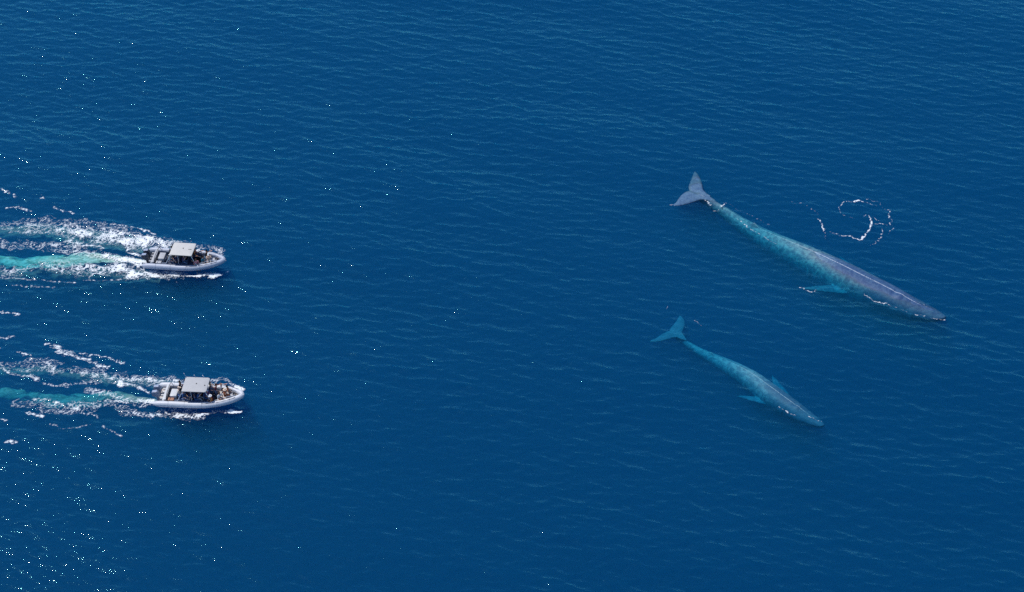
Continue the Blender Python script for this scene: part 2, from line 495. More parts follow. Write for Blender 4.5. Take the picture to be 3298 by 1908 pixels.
SPINE2 = [(28.4, -17.45), (26.7, -15.85), (25.2, -14.25), (24.03, -12.85), (22.56, -11.05), (21.04, -9.4), (19.46, -7.95), (18.19, -6.90), (17.08, -5.90), (16.3, -5.15), (15.85, -4.75)]
FL2 = [[(16.8, -5.45), (16.45, -4.8), (16.5, -4.2), (16.75, -3.4), (16.75, -2.7), (16.38, -1.9), (15.9, -2.9), (15.36, -3.7), (15.2, -4.2), (15.6, -4.8), (16.3, -5.5), (16.8, -5.45)],
       [(16.8, -5.65), (16.2, -5.25), (15.88, -5.12), (14.8, -5.55), (13.95, -5.80), (13.1, -5.80), (13.85, -5.25), (14.52, -4.65), (15.2, -4.2), (15.7, -4.6), (16.4, -5.0), (16.8, -5.65)]]
w2, path2, side2, tt2, L2 = build_whale("blue_whale", SPINE2, 17.0,
    [(0, -0.68), (0.06, -0.48), (0.16, -0.34), (0.3, -0.26), (0.5, -0.30), (0.62, -0.55), (0.75, -0.88), (0.88, -1.0), (1, -0.95)], FL2,
    ((20.75, -13.0), (23.2, -12.9), (24.2, -14.1), -1.5, -1.25), ((24.5, -9.9), (24.7, -11.9), (26.0, -12.6), -1.6, -1.35), -0.85)
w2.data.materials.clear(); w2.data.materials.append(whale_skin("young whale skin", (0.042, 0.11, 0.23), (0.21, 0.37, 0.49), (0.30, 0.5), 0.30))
tag(w2, "smaller teal tinted whale swimming submerged below the larger one, its fluke under water", "whale", "whales swimming just under the surface")
# ---------------------------------------------------------------- foam and wakes
def sea_point(x, y):
    """sea surface positions for arrays of undisturbed x, y (choppy pull and wakes included)"""
    fx = x / TD; fy = y / TD
    x0 = np.floor(fx).astype(int); y0 = np.floor(fy).astype(int); u = fx - x0; v = fy - y0
    def s(f):
        return ((f[y0 % TN, x0 % TN] * (1 - u) + f[y0 % TN, (x0 + 1) % TN] * u) * (1 - v)
                + (f[(y0 + 1) % TN, x0 % TN] * (1 - u) + f[(y0 + 1) % TN, (x0 + 1) % TN] * u) * v)
    z = s(hz) + wake_height(x, y, BOAT1["bow"], BOAT1["heading"], 8.3, 0.22) + wake_height(x, y, BOAT2["bow"], BOAT2["heading"], 8.5, 0.16)
    return x + CH * s(dxs), y + CH * s(dys), z

def polyline_density(X, Y, pl, wscale=1.0):
    D = np.zeros_like(X)
    for (x0, y0, w0, i0), (x1, y1, w1, i1) in zip(pl[:-1], pl[1:]):
        dx, dy = x1 - x0, y1 - y0
        t = np.clip(((X - x0) * dx + (Y - y0) * dy) / (dx * dx + dy * dy + 1e-9), 0, 1)
        d2 = (X - x0 - t * dx) ** 2 + (Y - y0 - t * dy) ** 2
        w = (w0 + (w1 - w0) * t) * wscale; i = i0 + (i1 - i0) * t
        D = np.maximum(D, i * np.exp(-(d2 / (w * w)) ** 1.3))
    return D

def foam_sheet(name, box, cell, lines, mat, seed, lift=0.02, dens=1.0, extra=None):
    x0, x1, y0, y1 = box
    gx = np.arange(x0, x1, cell); gy = np.arange(y0, y1, cell)
    X, Y = np.meshgrid(gx, gy)
    D = np.zeros_like(X)
    # wobble the bands so that no edge is straight
    wx = X + 0.9 * lattice_noise(X * 0.45, Y * 0.6, seed + 7) + 0.35 * lattice_noise(X * 1.3, Y * 1.5, seed + 8)
    wy = Y + 0.55 * lattice_noise(X * 0.5, Y * 0.6, seed + 9) + 0.22 * lattice_noise(X * 1.4, Y * 1.7, seed + 10)
    near = np.clip((X - x0) / 1e9, 0, 1)
    for pl in lines:
        D = np.maximum(D, polyline_density(wx, wy, pl))
    if extra is not None:
        D = np.maximum(D, polyline_density(X, Y, extra))
    ax_ = X + 0.30 * lattice_noise(X * 1.3, Y * 1.6, seed) + 0.10 * lattice_noise(X * 3.6, Y * 4.2, seed + 11)
    ay_ = Y + 0.26 * lattice_noise(X * 1.3 + 40, Y * 1.6, seed + 1) + 0.09 * lattice_noise(X * 3.6 + 9, Y * 4.2, seed + 12)
    n1 = np.abs(lattice_noise(ax_ * 1.05, ay_ * 1.65, seed + 2))
    n2 = np.abs(lattice_noise(ax_ * 2.3, ay_ * 3.1, seed + 3))
    n3 = np.abs(lattice_noise(ax_ * 4.6, ay_ * 5.8, seed + 4))
    br = 0.5 + 0.62 * lattice_noise(X * 0.62, Y * 0.95, seed + 5) + 0.22 * lattice_noise(X * 1.8, Y * 2.4, seed + 13)
    De = D * np.clip(0.50 + 0.95 * br, 0.2, 1.5) * dens
    w1 = 0.115 * De ** 1.5; w2 = 0.125 * De ** 2.0; w3 = 0.16 * De ** 2.8
    val = np.maximum(np.maximum(w1 - n1, w2 - n2), w3 - n3)
    keep = (val > -0.05) & (De > 0.2)
    thr = 0.0
    froth = np.clip((val + 0.05) / 0.13, 0, 1)
    keep = keep[:-1, :-1] | (keep[1:, 1:] & keep[:-1, 1:])
    sx, sy, sz = sea_point(X, Y)
    thick = lift + 0.07 * np.clip(val - thr, 0, 1.0) + 0.02 * lattice_noise(X * 7, Y * 7, seed + 6)
    Vv = np.stack([sx.ravel(), sy.ravel(), (sz + thick).ravel()], axis=1)
    h, w = X.shape
    id_ = np.arange(h * w).reshape(h, w)
    Qd = np.stack([id_[:-1, :-1][keep], id_[:-1, 1:][keep], id_[1:, 1:][keep], id_[1:, :-1][keep]], axis=1)
    used = np.unique(Qd); remap = np.full(h * w, -1); remap[used] = np.arange(len(used))
    o = grid_mesh(name, Vv[used], remap[Qd], mat)
    at = o.data.attributes.new('froth', 'FLOAT', 'POINT'); at.data.foreach_set('value', froth.ravel()[used].astype(np.float32))
    return o

def foam_material():
    m, n, l = new_mat("foam")
    out = n.new("ShaderNodeOutputMaterial"); p = n.new("ShaderNodeBsdfPrincipled"); p.inputs["Roughness"].default_value = 0.6
    p.inputs["Base Color"].default_value = (0.83, 0.86, 0.87, 1)
    t = n.new("ShaderNodeBsdfTransparent"); mx = n.new("ShaderNodeMixShader")
    at = n.new("ShaderNodeAttribute"); at.attribute_name = "froth"
    tc = n.new("ShaderNodeTexCoord"); no = n.new("ShaderNodeTexNoise"); no.inputs["Scale"].default_value = 5.0; no.inputs["Detail"].default_value = 4.0
    mp_ = n.new("ShaderNodeMapping"); mp_.inputs["Scale"].default_value = (0.6, 1.5, 1.0); l.new(tc.outputs["Object"], mp_.inputs["Vector"]); l.new(mp_.outputs[0], no.inputs["Vector"])
    ma = n.new("ShaderNodeMath"); ma.operation = 'MULTIPLY_ADD'; ma.inputs[1].default_value = 0.9; ma.inputs[2].default_value = -0.45
    l.new(no.outputs["Fac"], ma.inputs[0])
    ad = n.new("ShaderNodeMath"); ad.operation = 'ADD'; ad.use_clamp = True; l.new(ma.outputs[0], ad.inputs[0]); l.new(at.outputs["Fac"], ad.inputs[1])
    l.new(ad.outputs[0], mx.inputs["Fac"]); l.new(t.outputs[0], mx.inputs[1]); l.new(p.outputs[0], mx.inputs[2]); l.new(mx.outputs[0], out.inputs["Surface"])
    return m
MAT_FOAM = foam_material()

FOAM1 = [[(-28.31, 5.62, 0.15, 0.5), (-29.7, 6.77, 0.3, 0.6), (-30.96, 7.62, 0.4, 0.7), (-32.68, 8.02, 0.25, 0.3), (-34.07, 8.28, 0.41, 0.8), (-35.4, 8.38, 0.71, 1), (-36.75, 8.33, 0.91, 1.2), (-37.54, 8.13, 1.01, 1.25), (-39.99, 9.25, 1.33, 1), (-41.95, 9.65, 1.52, 0.85), (-44.32, 10.12, 1.69, 0.85), (-45.95, 10.74, 1.34, 0.7), (-48.75, 11.36, 1.35, 0.65), (-51.53, 11.1, 1.14, 0.5), (-54.52, 11.51, 1.03, 0.5)], [(-37.14, 5.52, 0.15, 1.1), (-38.53, 7.22, 0.15, 1.1), (-39.55, 8.89, 0.21, 1), (-40.89, 10.12, 0.21, 0.6)], [(-41.51, 7.07, 0.25, 0.9), (-43.17, 7.92, 0.25, 0.9), (-45.34, 8.63, 0.25, 0.8), (-46.77, 9.86, 0.26, 0.6)], [(-42.7, 7.42, 0.5, 0.6), (-44.72, 8.18, 0.61, 0.7), (-47.18, 8.02, 0.7, 0.65), (-49.2, 7.92, 0.7, 0.55), (-50.73, 8.02, 0.7, 0.6), (-54.03, 9.3, 0.72, 0.6)], [(-28.86, 3.51, 0.13, 1.4), (-29.44, 3.41, 0.24, 1.8), (-30.19, 3.21, 0.38, 1.8), (-31.09, 3.07, 0.34, 1.3), (-32.31, 2.97, 0.39, 1), (-33.56, 3.12, 0.58, 0.95), (-34.76, 3.26, 0.68, 0.95), (-35.46, 3.41, 0.68, 1.1), (-38.37, 3.85, 0.68, 1.2), (-41.03, 4.24, 0.83, 0.95), (-44.72, 4.09, 0.83, 0.8), (-46.54, 4.73, 0.59, 0.6), (-48.06, 4.09, 0.68, 0.5), (-49.85, 3.75, 0.88, 0.5), (-53.01, 4.63, 0.78, 0.45)], [(-36.66, 4.83, 0.2, 1), (-38.21, 5.17, 0.19, 1), (-39.9, 4.14, 0.19, 1), (-41.23, 3.26, 0.19, 0.9), (-42.03, 2.68, 0.14, 0.6)]]
PLUME1 = [(-36.75, 5.42, 0.15), (-37.13, 5.47, 0.25), (-38.68, 5.82, 0.4), (-40.98, 6.17, 0.65), (-43.27, 6.37, 0.9), (-45.1, 6.12, 0.95), (-47.34, 6.12, 0.99), (-49.59, 6.12, 0.95), (-51.57, 6.62, 0.8), (-53.51, 6.92, 0.7)]
FOAM2 = [[(-24.52, -14.61, 0.12, 0.7), (-24.96, -13.73, 0.33, 1.3), (-26.0, -12.93, 0.34, 0.8), (-26.98, -12.38, 0.34, 0.8), (-27.79, -12.38, 0.34, 0.7), (-29.36, -12.46, 0.17, 0.3), (-30.88, -12.34, 0.29, 0.9), (-31.77, -12.38, 0.59, 1), (-34.1, -12.04, 0.72, 1), (-36.53, -11.95, 0.72, 0.6), (-38.39, -11.22, 0.86, 0.7), (-39.81, -11.05, 0.65, 0.55), (-41.97, -10.71, 0.51, 0.5), (-43.7, -9.97, 0.74, 0.6), (-45.88, -10.32, 0.78, 0.4), (-49.81, -9.89, 0.6, 0.35)], [(-38.2, -10.32, 0.17, 0.8), (-40.3, -9.14, 0.18, 0.7), (-42.26, -8.31, 0.22, 0.75), (-43.69, -7.16, 0.27, 0.6)], [(-33.27, -13.9, 0.21, 0.8), (-35.32, -13.06, 0.25, 0.85), (-37.13, -12.55, 0.25, 0.85), (-38.92, -12.16, 0.26, 0.8), (-40.09, -12.25, 0.25, 0.8), (-41.28, -12.55, 0.21, 0.6)], [(-41.23, -12.8, 0.17, 0.7), (-42.57, -12.72, 0.21, 0.8), (-43.53, -12.21, 0.17, 0.8), (-44.47, -11.87, 0.21, 0.8), (-46.0, -11.44, 0.26, 0.7), (-47.83, -11.01, 0.21, 0.8)], [(-32.9, -15.06, 0.25, 1.1), (-34.64, -15.19, 0.29, 0.8), (-36.73, -14.98, 0.29, 0.65), (-38.74, -15.19, 0.29, 0.65), (-40.77, -15.27, 0.29, 0.6), (-43.16, -14.98, 0.25, 0.6), (-44.35, -14.48, 0.25, 0.6)], [(-24.8, -16.18, 0.1, 1.3), (-25.72, -16.26, 0.17, 1.1), (-26.67, -16.63, 0.2, 0.95), (-27.81, -16.96, 0.36, 0.9), (-29.38, -16.88, 0.56, 0.85), (-30.8, -16.63, 0.57, 0.8), (-31.71, -16.55, 0.61, 0.9), (-33.02, -16.88, 0.48, 0.8), (-34.76, -16.59, 0.41, 0.6), (-36.59, -15.77, 0.41, 0.5), (-39.94, -16.1, 0.65, 0.5), (-42.69, -15.97, 0.74, 0.45), (-45.17, -15.48, 0.58, 0.4)]]  # second band draws a glinting ship-wave crest as white foam
PLUME2 = [(-32.75, -14.9, 0.16), (-33.05, -14.77, 0.29), (-34.78, -14.32, 0.37), (-36.62, -13.56, 0.59), (-38.32, -13.65, 0.83), (-40.36, -13.77, 0.96), (-42.43, -13.77, 0.88), (-44.58, -13.31, 0.75), (-46.41, -12.8, 0.76), (-49.17, -12.8, 0.59)]

FOAM1[4] = [(x, y, w * (1.35 if k < 9 else 1.1), i * (1.12 if k < 9 else 1.0)) for k, (x, y, w, i) in enumerate(FOAM1[4])]
FOAM2[5] = [(x, y, w * 1.2, i * 1.08) for x, y, w, i in FOAM2[5]]
fo = foam_sheet("wake_foam", (-59.5, -27.2, -1.5, 14.5), 0.065, FOAM1, MAT_FOAM, 101, extra=[(-36.6, 5.2, 0.35, 1.5), (-38.5, 5.6, 0.42, 1.3), (-41.2, 6.3, 0.45, 0.88), (-44.0, 6.9, 0.45, 0.7), (-47, 7.2, .5, .45)])
tag(fo, "white lacy foam wake spreading behind the upper boat", "wake foam", "foam wakes of the two boats", "stuff")
fo = foam_sheet("wake_foam", (-52.5, -23.5, -19.5, -6.0), 0.06, FOAM2, MAT_FOAM, 202, extra=[(-32.9, -15.1, 0.35, 1.3), (-34.8, -14.9, 0.35, 0.95), (-37.0, -14.0, 0.4, 0.75), (-39.0, -13.6, 0.5, 0.6)])
tag(fo, "thinner broken foam wake trailing behind the lower boat", "wake foam", "foam wakes of the two boats", "stuff")

# aerated water stirred up by the propellers, below the surface
def plume(name, pts, depth0, depth1, ramp, seed, strength):
    m, n, l = new_mat(name + " bubbles")
    out = n.new("ShaderNodeOutputMaterial")
    d = n.new("ShaderNodeBsdfDiffuse"); d.inputs["Color"].default_value = (0.74, 0.82, 0.72, 1)
    t = n.new("ShaderNodeBsdfTransparent"); mx = n.new("ShaderNodeMixShader")
    at = n.new("ShaderNodeAttribute"); at.attribute_name = "cover"
    tc = n.new("ShaderNodeTexCoord"); no = n.new("ShaderNodeTexNoise"); no.inputs["Scale"].default_value = 1.0; no.inputs["Detail"].default_value = 6.0
    no.inputs["Distortion"].default_value = 1.2
    mp_ = n.new("ShaderNodeMapping"); mp_.inputs["Scale"].default_value = (0.6, 1.5, 1.0); l.new(tc.outputs["Object"], mp_.inputs["Vector"]); l.new(mp_.outputs[0], no.inputs["Vector"])
    n2_ = n.new("ShaderNodeTexNoise"); n2_.inputs["Scale"].default_value = 2.4; n2_.inputs["Detail"].default_value = 6.0; n2_.inputs["Distortion"].default_value = 1.5
    l.new(mp_.outputs[0], n2_.inputs["Vector"])
    cr = n.new("ShaderNodeValToRGB"); cr.color_ramp.elements[0].position = 0.36; cr.color_ramp.elements[0].color = (0.30, 0.42, 0.34, 1)
    cr.color_ramp.elements[1].position = 0.62; cr.color_ramp.elements[1].color = (0.90, 0.94, 0.86, 1)
    l.new(n2_.outputs["Fac"], cr.inputs["Fac"]); l.new(cr.outputs["Color"], d.inputs["Color"])
    ma = n.new("ShaderNodeMath"); ma.operation = 'MULTIPLY_ADD'; ma.inputs[1].default_value = 3.4; ma.inputs[2].default_value = -1.95
    l.new(no.outputs["Fac"], ma.inputs[0])
    ad = n.new("ShaderNodeMath"); ad.operation = 'ADD'; l.new(ma.outputs[0], ad.inputs[0]); l.new(at.outputs["Fac"], ad.inputs[1])
    mr = n.new("ShaderNodeMapRange"); mr.interpolation_type = 'SMOOTHSTEP'; mr.inputs["From Min"].default_value = 0.1; mr.inputs["From Max"].default_value = 0.9
    mr.inputs["To Max"].default_value = strength
    l.new(ad.outputs[0], mr.inputs["Value"]); l.new(mr.outputs[0], mx.inputs["Fac"])
    l.new(t.outputs[0], mx.inputs[1]); l.new(d.outputs[0], mx.inputs[2]); l.new(mx.outputs[0], out.inputs["Surface"])
    NS, NV = 140, 25
    c, Lp = smooth_path([(x, y, w) for x, y, w in pts], NS)
    tg = np.gradient(c[:, :2], axis=0); tg /= np.linalg.norm(tg, axis=1)[:, None]
    sd = np.stack([-tg[:, 1], tg[:, 0]], axis=1)
    VV, cov = [], []
    for i in range(NS):
        s_ = i / (NS - 1) * Lp
        dep = depth0 + (depth1 - depth0) * min(1.0, s_ / ramp) ** 1.3
        for k in range(NV):
            v = -1 + 2 * k / (NV - 1)
            x = c[i, 0] + sd[i, 0] * v * c[i, 2] * 1.35; y = c[i, 1] + sd[i, 1] * v * c[i, 2] * 1.35
            z = -dep - 0.8 * dep * v * v + 0.25 * dep * float(lattice_noise(np.array([x * 1.1]), np.array([y * 1.1]), seed)[0])
            VV.append((x, y, z)); cov.append((1 - v * v) * (1.15 + 1.1 * math.exp(-s_ / 5.0)))
    QQ = [(i * NV + k, i * NV + k + 1, (i + 1) * NV + k + 1, (i + 1) * NV + k) for i in range(NS - 1) for k in range(NV - 1)]
    o = grid_mesh(name, np.array(VV), np.array(QQ), m)
    at_ = o.data.attributes.new("cover", 'FLOAT', 'POINT'); at_.data.foreach_set("value", np.array(cov, np.float32))
    return o
pl = plume("bubble_trail", PLUME1, 0.03, 0.62, 13.0, 31, 0.80)
tag(pl, "bright turquoise band of churned water behind the upper boat", "churned water", "bubble trails under the wakes", "stuff")
pl = plume("bubble_trail", PLUME2, 0.10, 0.80, 7.0, 32, 0.38)
tag(pl, "patchy pale turquoise churned water behind the lower boat", "churned water", "bubble trails under the wakes", "stuff")

def milky(name, pl, seed, strength, label):
    o = plume(name, [(x, y, w * 0.8) for x, y, w, i in pl], 0.22, 0.45, 8.0, seed, strength)
    tag(o, label, "churned water", "bubble trails under the wakes", "stuff")
milky("milky_bubbles", FOAM1[0][6:], 41, 0.20, "milky bubbles beneath the far foam band of the upper boat")
milky("milky_bubbles", FOAM1[4][6:], 42, 0.15, "milky bubbles beneath the near foam band of the upper boat")
milky("milky_bubbles", FOAM2[0][6:], 43, 0.17, "milky bubbles beneath the far foam band of the lower boat")

# the curl of bubbles left beside the large whale
CURL = [
 [(36.29,12.62,.13,.9),(36.79,12.75,.13,.9),(36.92,11.95,.2,1.1),(36.94,11.48,.22,1.15),(36.78,11.01,.2,1.1),(36.37,10.23,.2,1.0),(36.05,9.69,.2,1.0),(35.57,9.0,.22,1.2),(35.36,8.84,.22,1.2),(34.83,9.15,.18,1.0),(34.11,9.49,.14,.85),(33.54,9.46,.16,1.0),(32.87,9.8,.14,.8),(32.4,10.1,.12,.5)],
 [(35.61,11.95,.1,.5),(34.71,12.43,.1,.65),(34.13,12.71,.1,.6),(33.85,13.38,.12,.8),(33.85,13.78,.12,.85),(34.06,14.34,.12,.8),(34.58,14.99,.12,.8),(35.1,15.18,.14,.7),(35.68,15.15,.2,1.15),(36.09,15.31,.18,1.15),(36.65,15.12,.12,.9),(37.29,14.83,.1,.85),(37.86,14.37,.12,.8)],
 [(31.41,12.27,.16,.7),(31.57,12.03,.16,.9),(31.73,11.4,.15,1.05),(31.88,10.67,.22,1.3),(31.88,10.08,.12,.8),(31.91,9.46,.12,.7),(31.91,9.07,.12,.6)],
 [(37.28,12.43,.13,.95),(37.54,11.95,.13,1.0),(37.86,11.8,.13,.9)],
 [(37.26,11.36,.12,.9),(37.93,11.36,.1,.85),(38.42,11.09,.12,.85)],
 [(37.12,15.6,.1,.65),(37.88,15.18,.12,.8),(38.29,14.95,.1,.7),(38.72,13.62,.13,.7),(39.0,13.86,.14,.8),(39.23,13.51,.14,.8),(38.95,12.78,.1,.7),(38.9,12.14,.15,.85),(39.17,12.19,.1,.6),(38.89,11.33,.13,.85),(38.99,10.86,.1,.7),(38.9,10.47,.13,.75),(38.31,9.74,.1,.6)],
 [(37.66,10.54,.12,.9),(37.77,10.08,.12,.85),(37.5,9.15,.12,.8),(37.08,8.61,.1,.75),(36.48,8.04,.1,.65),(35.58,7.77,.1,.5)],
 [(29.14,15.15,.12,.6),(29.38,14.78,.12,.6),(30.26,14.95,.15,.75),(30.67,14.15,.1,.6),(31.02,13.78,.12,.65),(31.51,13.1,.12,.65)],
]
def curl_lines():
    return [[(x, y, w * 0.66, 1.08 * min(1.25, i)) for x, y, w, i in pl] for pl in CURL]
def speckle_foam(name, lines, box, cell, seed, thr):
    x0, x1, y0, y1 = box
    X, Y = np.meshgrid(np.arange(x0, x1, cell), np.arange(y0, y1, cell))
    wx = X + 0.16 * lattice_noise(X * 1.9, Y * 1.9, seed) + 0.08 * lattice_noise(X * 4.5, Y * 4.5, seed + 1)
    wy = Y + 0.16 * lattice_noise(X * 1.9, Y * 1.9, seed + 2) + 0.08 * lattice_noise(X * 4.5, Y * 4.5, seed + 3)
    D = np.zeros_like(X)
    for pl in lines: D = np.maximum(D, polyline_density(wx, wy, pl))
    n1 = lattice_noise(X * 3.2, Y * 4.2, seed + 4); n2 = lattice_noise(X * 7.5, Y * 8.5, seed + 5)
    val = D * (0.72 + 0.55 * n1 + 0.45 * n2) + 0.25 * np.clip(D - 0.9, 0, 1)
    froth = np.clip((val - thr) / 0.5 + 0.05, 0, 0.9)
    keep = (val > thr)[:-1, :-1]
    sx, sy, sz = sea_point(X, Y)
    Vv = np.stack([sx.ravel(), sy.ravel(), (sz + 0.02 + 0.04 * np.clip(val - thr, 0, 1)).ravel()], axis=1)
    h, w = X.shape; id_ = np.arange(h * w).reshape(h, w)
    Qd = np.stack([id_[:-1, :-1][keep], id_[:-1, 1:][keep], id_[1:, 1:][keep], id_[1:, :-1][keep]], axis=1)
    used = np.unique(Qd); remap = np.full(h * w, -1); remap[used] = np.arange(len(used))
    o = grid_mesh(name, Vv[used], remap[Qd], MAT_FOAM)
    at = o.data.attributes.new('froth', 'FLOAT', 'POINT'); at.data.foreach_set('value', froth.ravel()[used].astype(np.float32))
    return o
fo = speckle_foam("foam_curl", curl_lines(), (27.5, 41.0, 6.0, 16.8), 0.05, 303, 0.52)
tag(fo, "curling ring of white bubbles on the water beside the larger whale", "foam", None, "stuff")

# sun glints and spray on crests beside the wakes, drawn as white flecks
SPARK1 = [[(-36.37, 9.55, 0.16, 0.8), (-39.1, 10.84, 0.16, 0.8), (-41.73, 11.36, 0.16, 0.8), (-42.03, 11.2, 0.16, 0.8)], [(-45.03, 12.82, 0.14, 0.8), (-45.58, 13.19, 0.14, 0.8), (-46.96, 13.72, 0.14, 0.8), (-47.68, 14.14, 0.14, 0.8)], [(-50.0, 13.61, 0.22, 0.85), (-50.88, 13.99, 0.22, 0.85), (-51.74, 14.25, 0.22, 0.85), (-52.52, 14.14, 0.22, 0.85)], [(-53.82, 17.21, 0.2, 0.9), (-53.41, 16.83, 0.2, 0.9), (-52.85, 16.51, 0.2, 0.9)], [(-49.31, 15.86, 0.2, 0.8), (-49.08, 15.53, 0.2, 0.8)], [(-52.32, 16.29, 0.2, 0.9), (-52.07, 15.86, 0.2, 0.9)], [(-38.72, 2.58, 0.15, 0.7), (-39.61, 2.39, 0.15, 0.7), (-41.44, 2.34, 0.15, 0.7), (-42.38, 2.44, 0.15, 0.7)], [(-43.23, 2.0, 0.16, 0.7), (-45.74, 2.34, 0.16, 0.7), (-47.64, 2.58, 0.16, 0.7), (-50.76, 2.83, 0.16, 0.7)], [(-45.25, 1.38, 0.2, 0.65), (-47.09, 1.38, 0.2, 0.65), (-49.3, 1.72, 0.2, 0.65)]]
SPARK2 = [[(-36.42, -9.8, 0.2, 0.75), (-38.32, -8.93, 0.2, 0.75), (-40.74, -8.49, 0.2, 0.75)], [(-41.43, -8.71, 0.2, 1.0), (-42.51, -8.4, 0.2, 1.0), (-43.02, -8.05, 0.2, 1.0)], [(-39.59, -9.19, 0.18, 1.1), (-40.33, -9.1, 0.18, 1.1), (-40.95, -8.93, 0.18, 1.1)], [(-37.79, -10.32, 0.22, 1.15), (-38.53, -10.23, 0.22, 1.15)], [(-45.38, -8.71, 0.2, 0.8), (-46.01, -8.49, 0.2, 0.8), (-46.61, -8.13, 0.2, 0.8)], [(-48.55, -7.6, 0.2, 0.8), (-49.19, -7.38, 0.2, 0.8)], [(-42.71, -17.16, 0.25, 0.95), (-43.5, -16.75, 0.25, 0.95), (-44.09, -16.63, 0.25, 0.95)], [(-37.51, -17.08, 0.18, 0.8), (-38.13, -16.75, 0.18, 0.8), (-39.01, -16.55, 0.18, 0.8)], [(-41.21, -18.37, 0.18, 0.8), (-41.67, -18.17, 0.18, 0.8)], [(-45.83, -17.77, 0.2, 0.9), (-46.43, -17.57, 0.2, 0.9)], [(-38.15, -18.25, 0.14, 0.7), (-39.49, -18.58, 0.14, 0.7), (-40.82, -18.98, 0.14, 0.7)], [(-34.81, -19.77, 0.14, 0.75), (-36.34, -18.98, 0.14, 0.75), (-37.0, -18.37, 0.14, 0.75)], [(-44.41, -20.57, 0.25, 0.85), (-45.26, -20.49, 0.25, 0.85)], [(-42.7, -7.38, 0.2, 0.85), (-44.26, -6.94, 0.2, 0.85)], [(-47.8, -2.62, 0.2, 0.8), (-48.75, -2.39, 0.2, 0.8), (-49.7, -2.16, 0.2, 0.8)], [(-47.44, -5.82, 0.2, 0.8), (-48.29, -6.04, 0.2, 0.8), (-48.91, -5.91, 0.2, 0.8)]]
fo = speckle_foam("crest_glint_foam", SPARK1, (-60.0, -30.0, -2.0, 19.5), 0.06, 606, 0.42)
tag(fo, "scattered white flecks imitating glints on crests fringing the upper boat's wake", "foam", "glint flecks beside the wakes", "stuff")
fo = speckle_foam("crest_glint_foam", SPARK2, (-58.0, -30.0, -22.0, 0.0), 0.06, 707, 0.42)
tag(fo, "scattered white flecks imitating glints on crests fringing the lower boat's wake", "foam", "glint flecks beside the wakes", "stuff")

# foam flecks where the large whale surfaces, plus fluke-joint glints drawn as flecks
WASH = [
 [(34.55,0.45,.06,.7),(34.92,0.1,.07,.8),(35.23,-0.33,.08,.9),(35.57,-0.47,.09,.95),(35.82,-0.62,.09,.95),(36.18,-0.69,.10,.9),(36.9,-1.15,.07,.7),(37.6,-1.6,.06,.6),(38.4,-2.2,.06,.6)],
 [(28.3,1.58,.08,.9),(28.67,1.53,.08,.9),(29.08,1.1,.09,.95),(29.42,0.87,.09,.9),(29.91,1.1,.08,.7)],
 [(38.99,-2.52,.07,.8),(39.86,-2.73,.06,.75),(40.78,-3.15,.06,.7),(41.9,-3.49,.06,.7)],
 [(20.0,15.48,.06,.8),(20.27,15.16,.08,.9),(20.47,14.79,.07,.85),(20.67,14.51,.06,.8)],
 [(21.0,13.62,.12,.95),(21.36,13.73,.12,.95)],
 [(21.79,14.42,.08,.9),(22.08,14.66,.10,1.0),(22.02,14.85,.09,.95)],
 [(16.4,14.75,.12,.9),(16.62,14.72,.12,.9)],
 [(23.1,12.32,.06,.7),(23.57,11.71,.07,.85),(24.17,10.98,.09,.95),(24.49,10.5,.08,.85),(25.1,9.9,.06,.7),(25.44,9.66,.07,.8),(25.97,9.07,.06,.75),(26.91,8.24,.06,.7)],
 [(22.2,15.0,.04,.62),(23.4,13.8,.04,.62),(24.9,12.6,.04,.62),(26.3,11.4,.04,.6)],
 [(35.2,3.3,.06,.7),(36.4,2.2,.07,.85),(37.4,1.35,.06,.8),(38.6,.15,.06,.75),(39.6,-.75,.06,.75),(40.4,-1.5,.06,.7)],
]
fo = speckle_foam("wash_foam", WASH, (15.8, 42.6, -4.4, 16.8), 0.05, 404, 0.40)
tag(fo, "small white foam flecks and imitated glints along the larger whale's back and fluke", "foam", "flecks of foam where the whales meet the surface", "stuff")
fo = speckle_foam("wash_foam", [[(24.40,-15.80,.08,.9),(24.78,-16.25,.06,.85),(25.01,-16.37,.08,.95),(25.31,-16.61,.06,.8),(25.8,-16.9,.05,.7)], [(17.6,-3.7,.05,.75),(18.15,-4.6,.06,.85)], [(15.0,-1.9,.07,.9),(15.1,-1.6,.07,.8)], [(26.9,-16.9,.05,.8),(27.5,-17.4,.06,.85),(28.1,-17.7,.05,.8)]], (13.0, 29.0, -19.0, -1.0), 0.05, 505, 0.42)
tag(fo, "sparse white flecks around the smaller submerged whale", "foam", "flecks of foam where the whales meet the surface", "stuff")
# ---------------------------------------------------------------- boats
def tube_mesh(points, radii, seg=10, caps=True):
    """swept round tube as (verts, faces)"""
    P_ = [Vector(p) for p in points]; V, F = [], []
    for i, p in enumerate(P_):
        t = (P_[min(i + 1, len(P_) - 1)] - P_[max(i - 1, 0)]).normalized()
        up = Vector((0, 0, 1)) if abs(t.z) < 0.95 else Vector((1, 0, 0))
        s = t.cross(up).normalized(); u = s.cross(t).normalized()
        r = radii[i] if hasattr(radii, '__len__') else radii
        for k in range(seg):
            a = 2 * math.pi * k / seg
            V.append(p + s * math.cos(a) * r + u * math.sin(a) * r)
    for i in range(len(P_) - 1):
        for k in range(seg):
            k2 = (k + 1) % seg
            F.append((i * seg + k, i * seg + k2, (i + 1) * seg + k2, (i + 1) * seg + k))
    if caps:
        F.append(tuple(range(seg - 1, -1, -1))); F.append(tuple((len(P_) - 1) * seg + k for k in range(seg)))
    return V, F

def join_geo(*geos):
    V, F = [], []
    for v, f in geos:
        b = len(V); V += list(v); F += [tuple(b + i for i in q) for q in f]
    return V, F

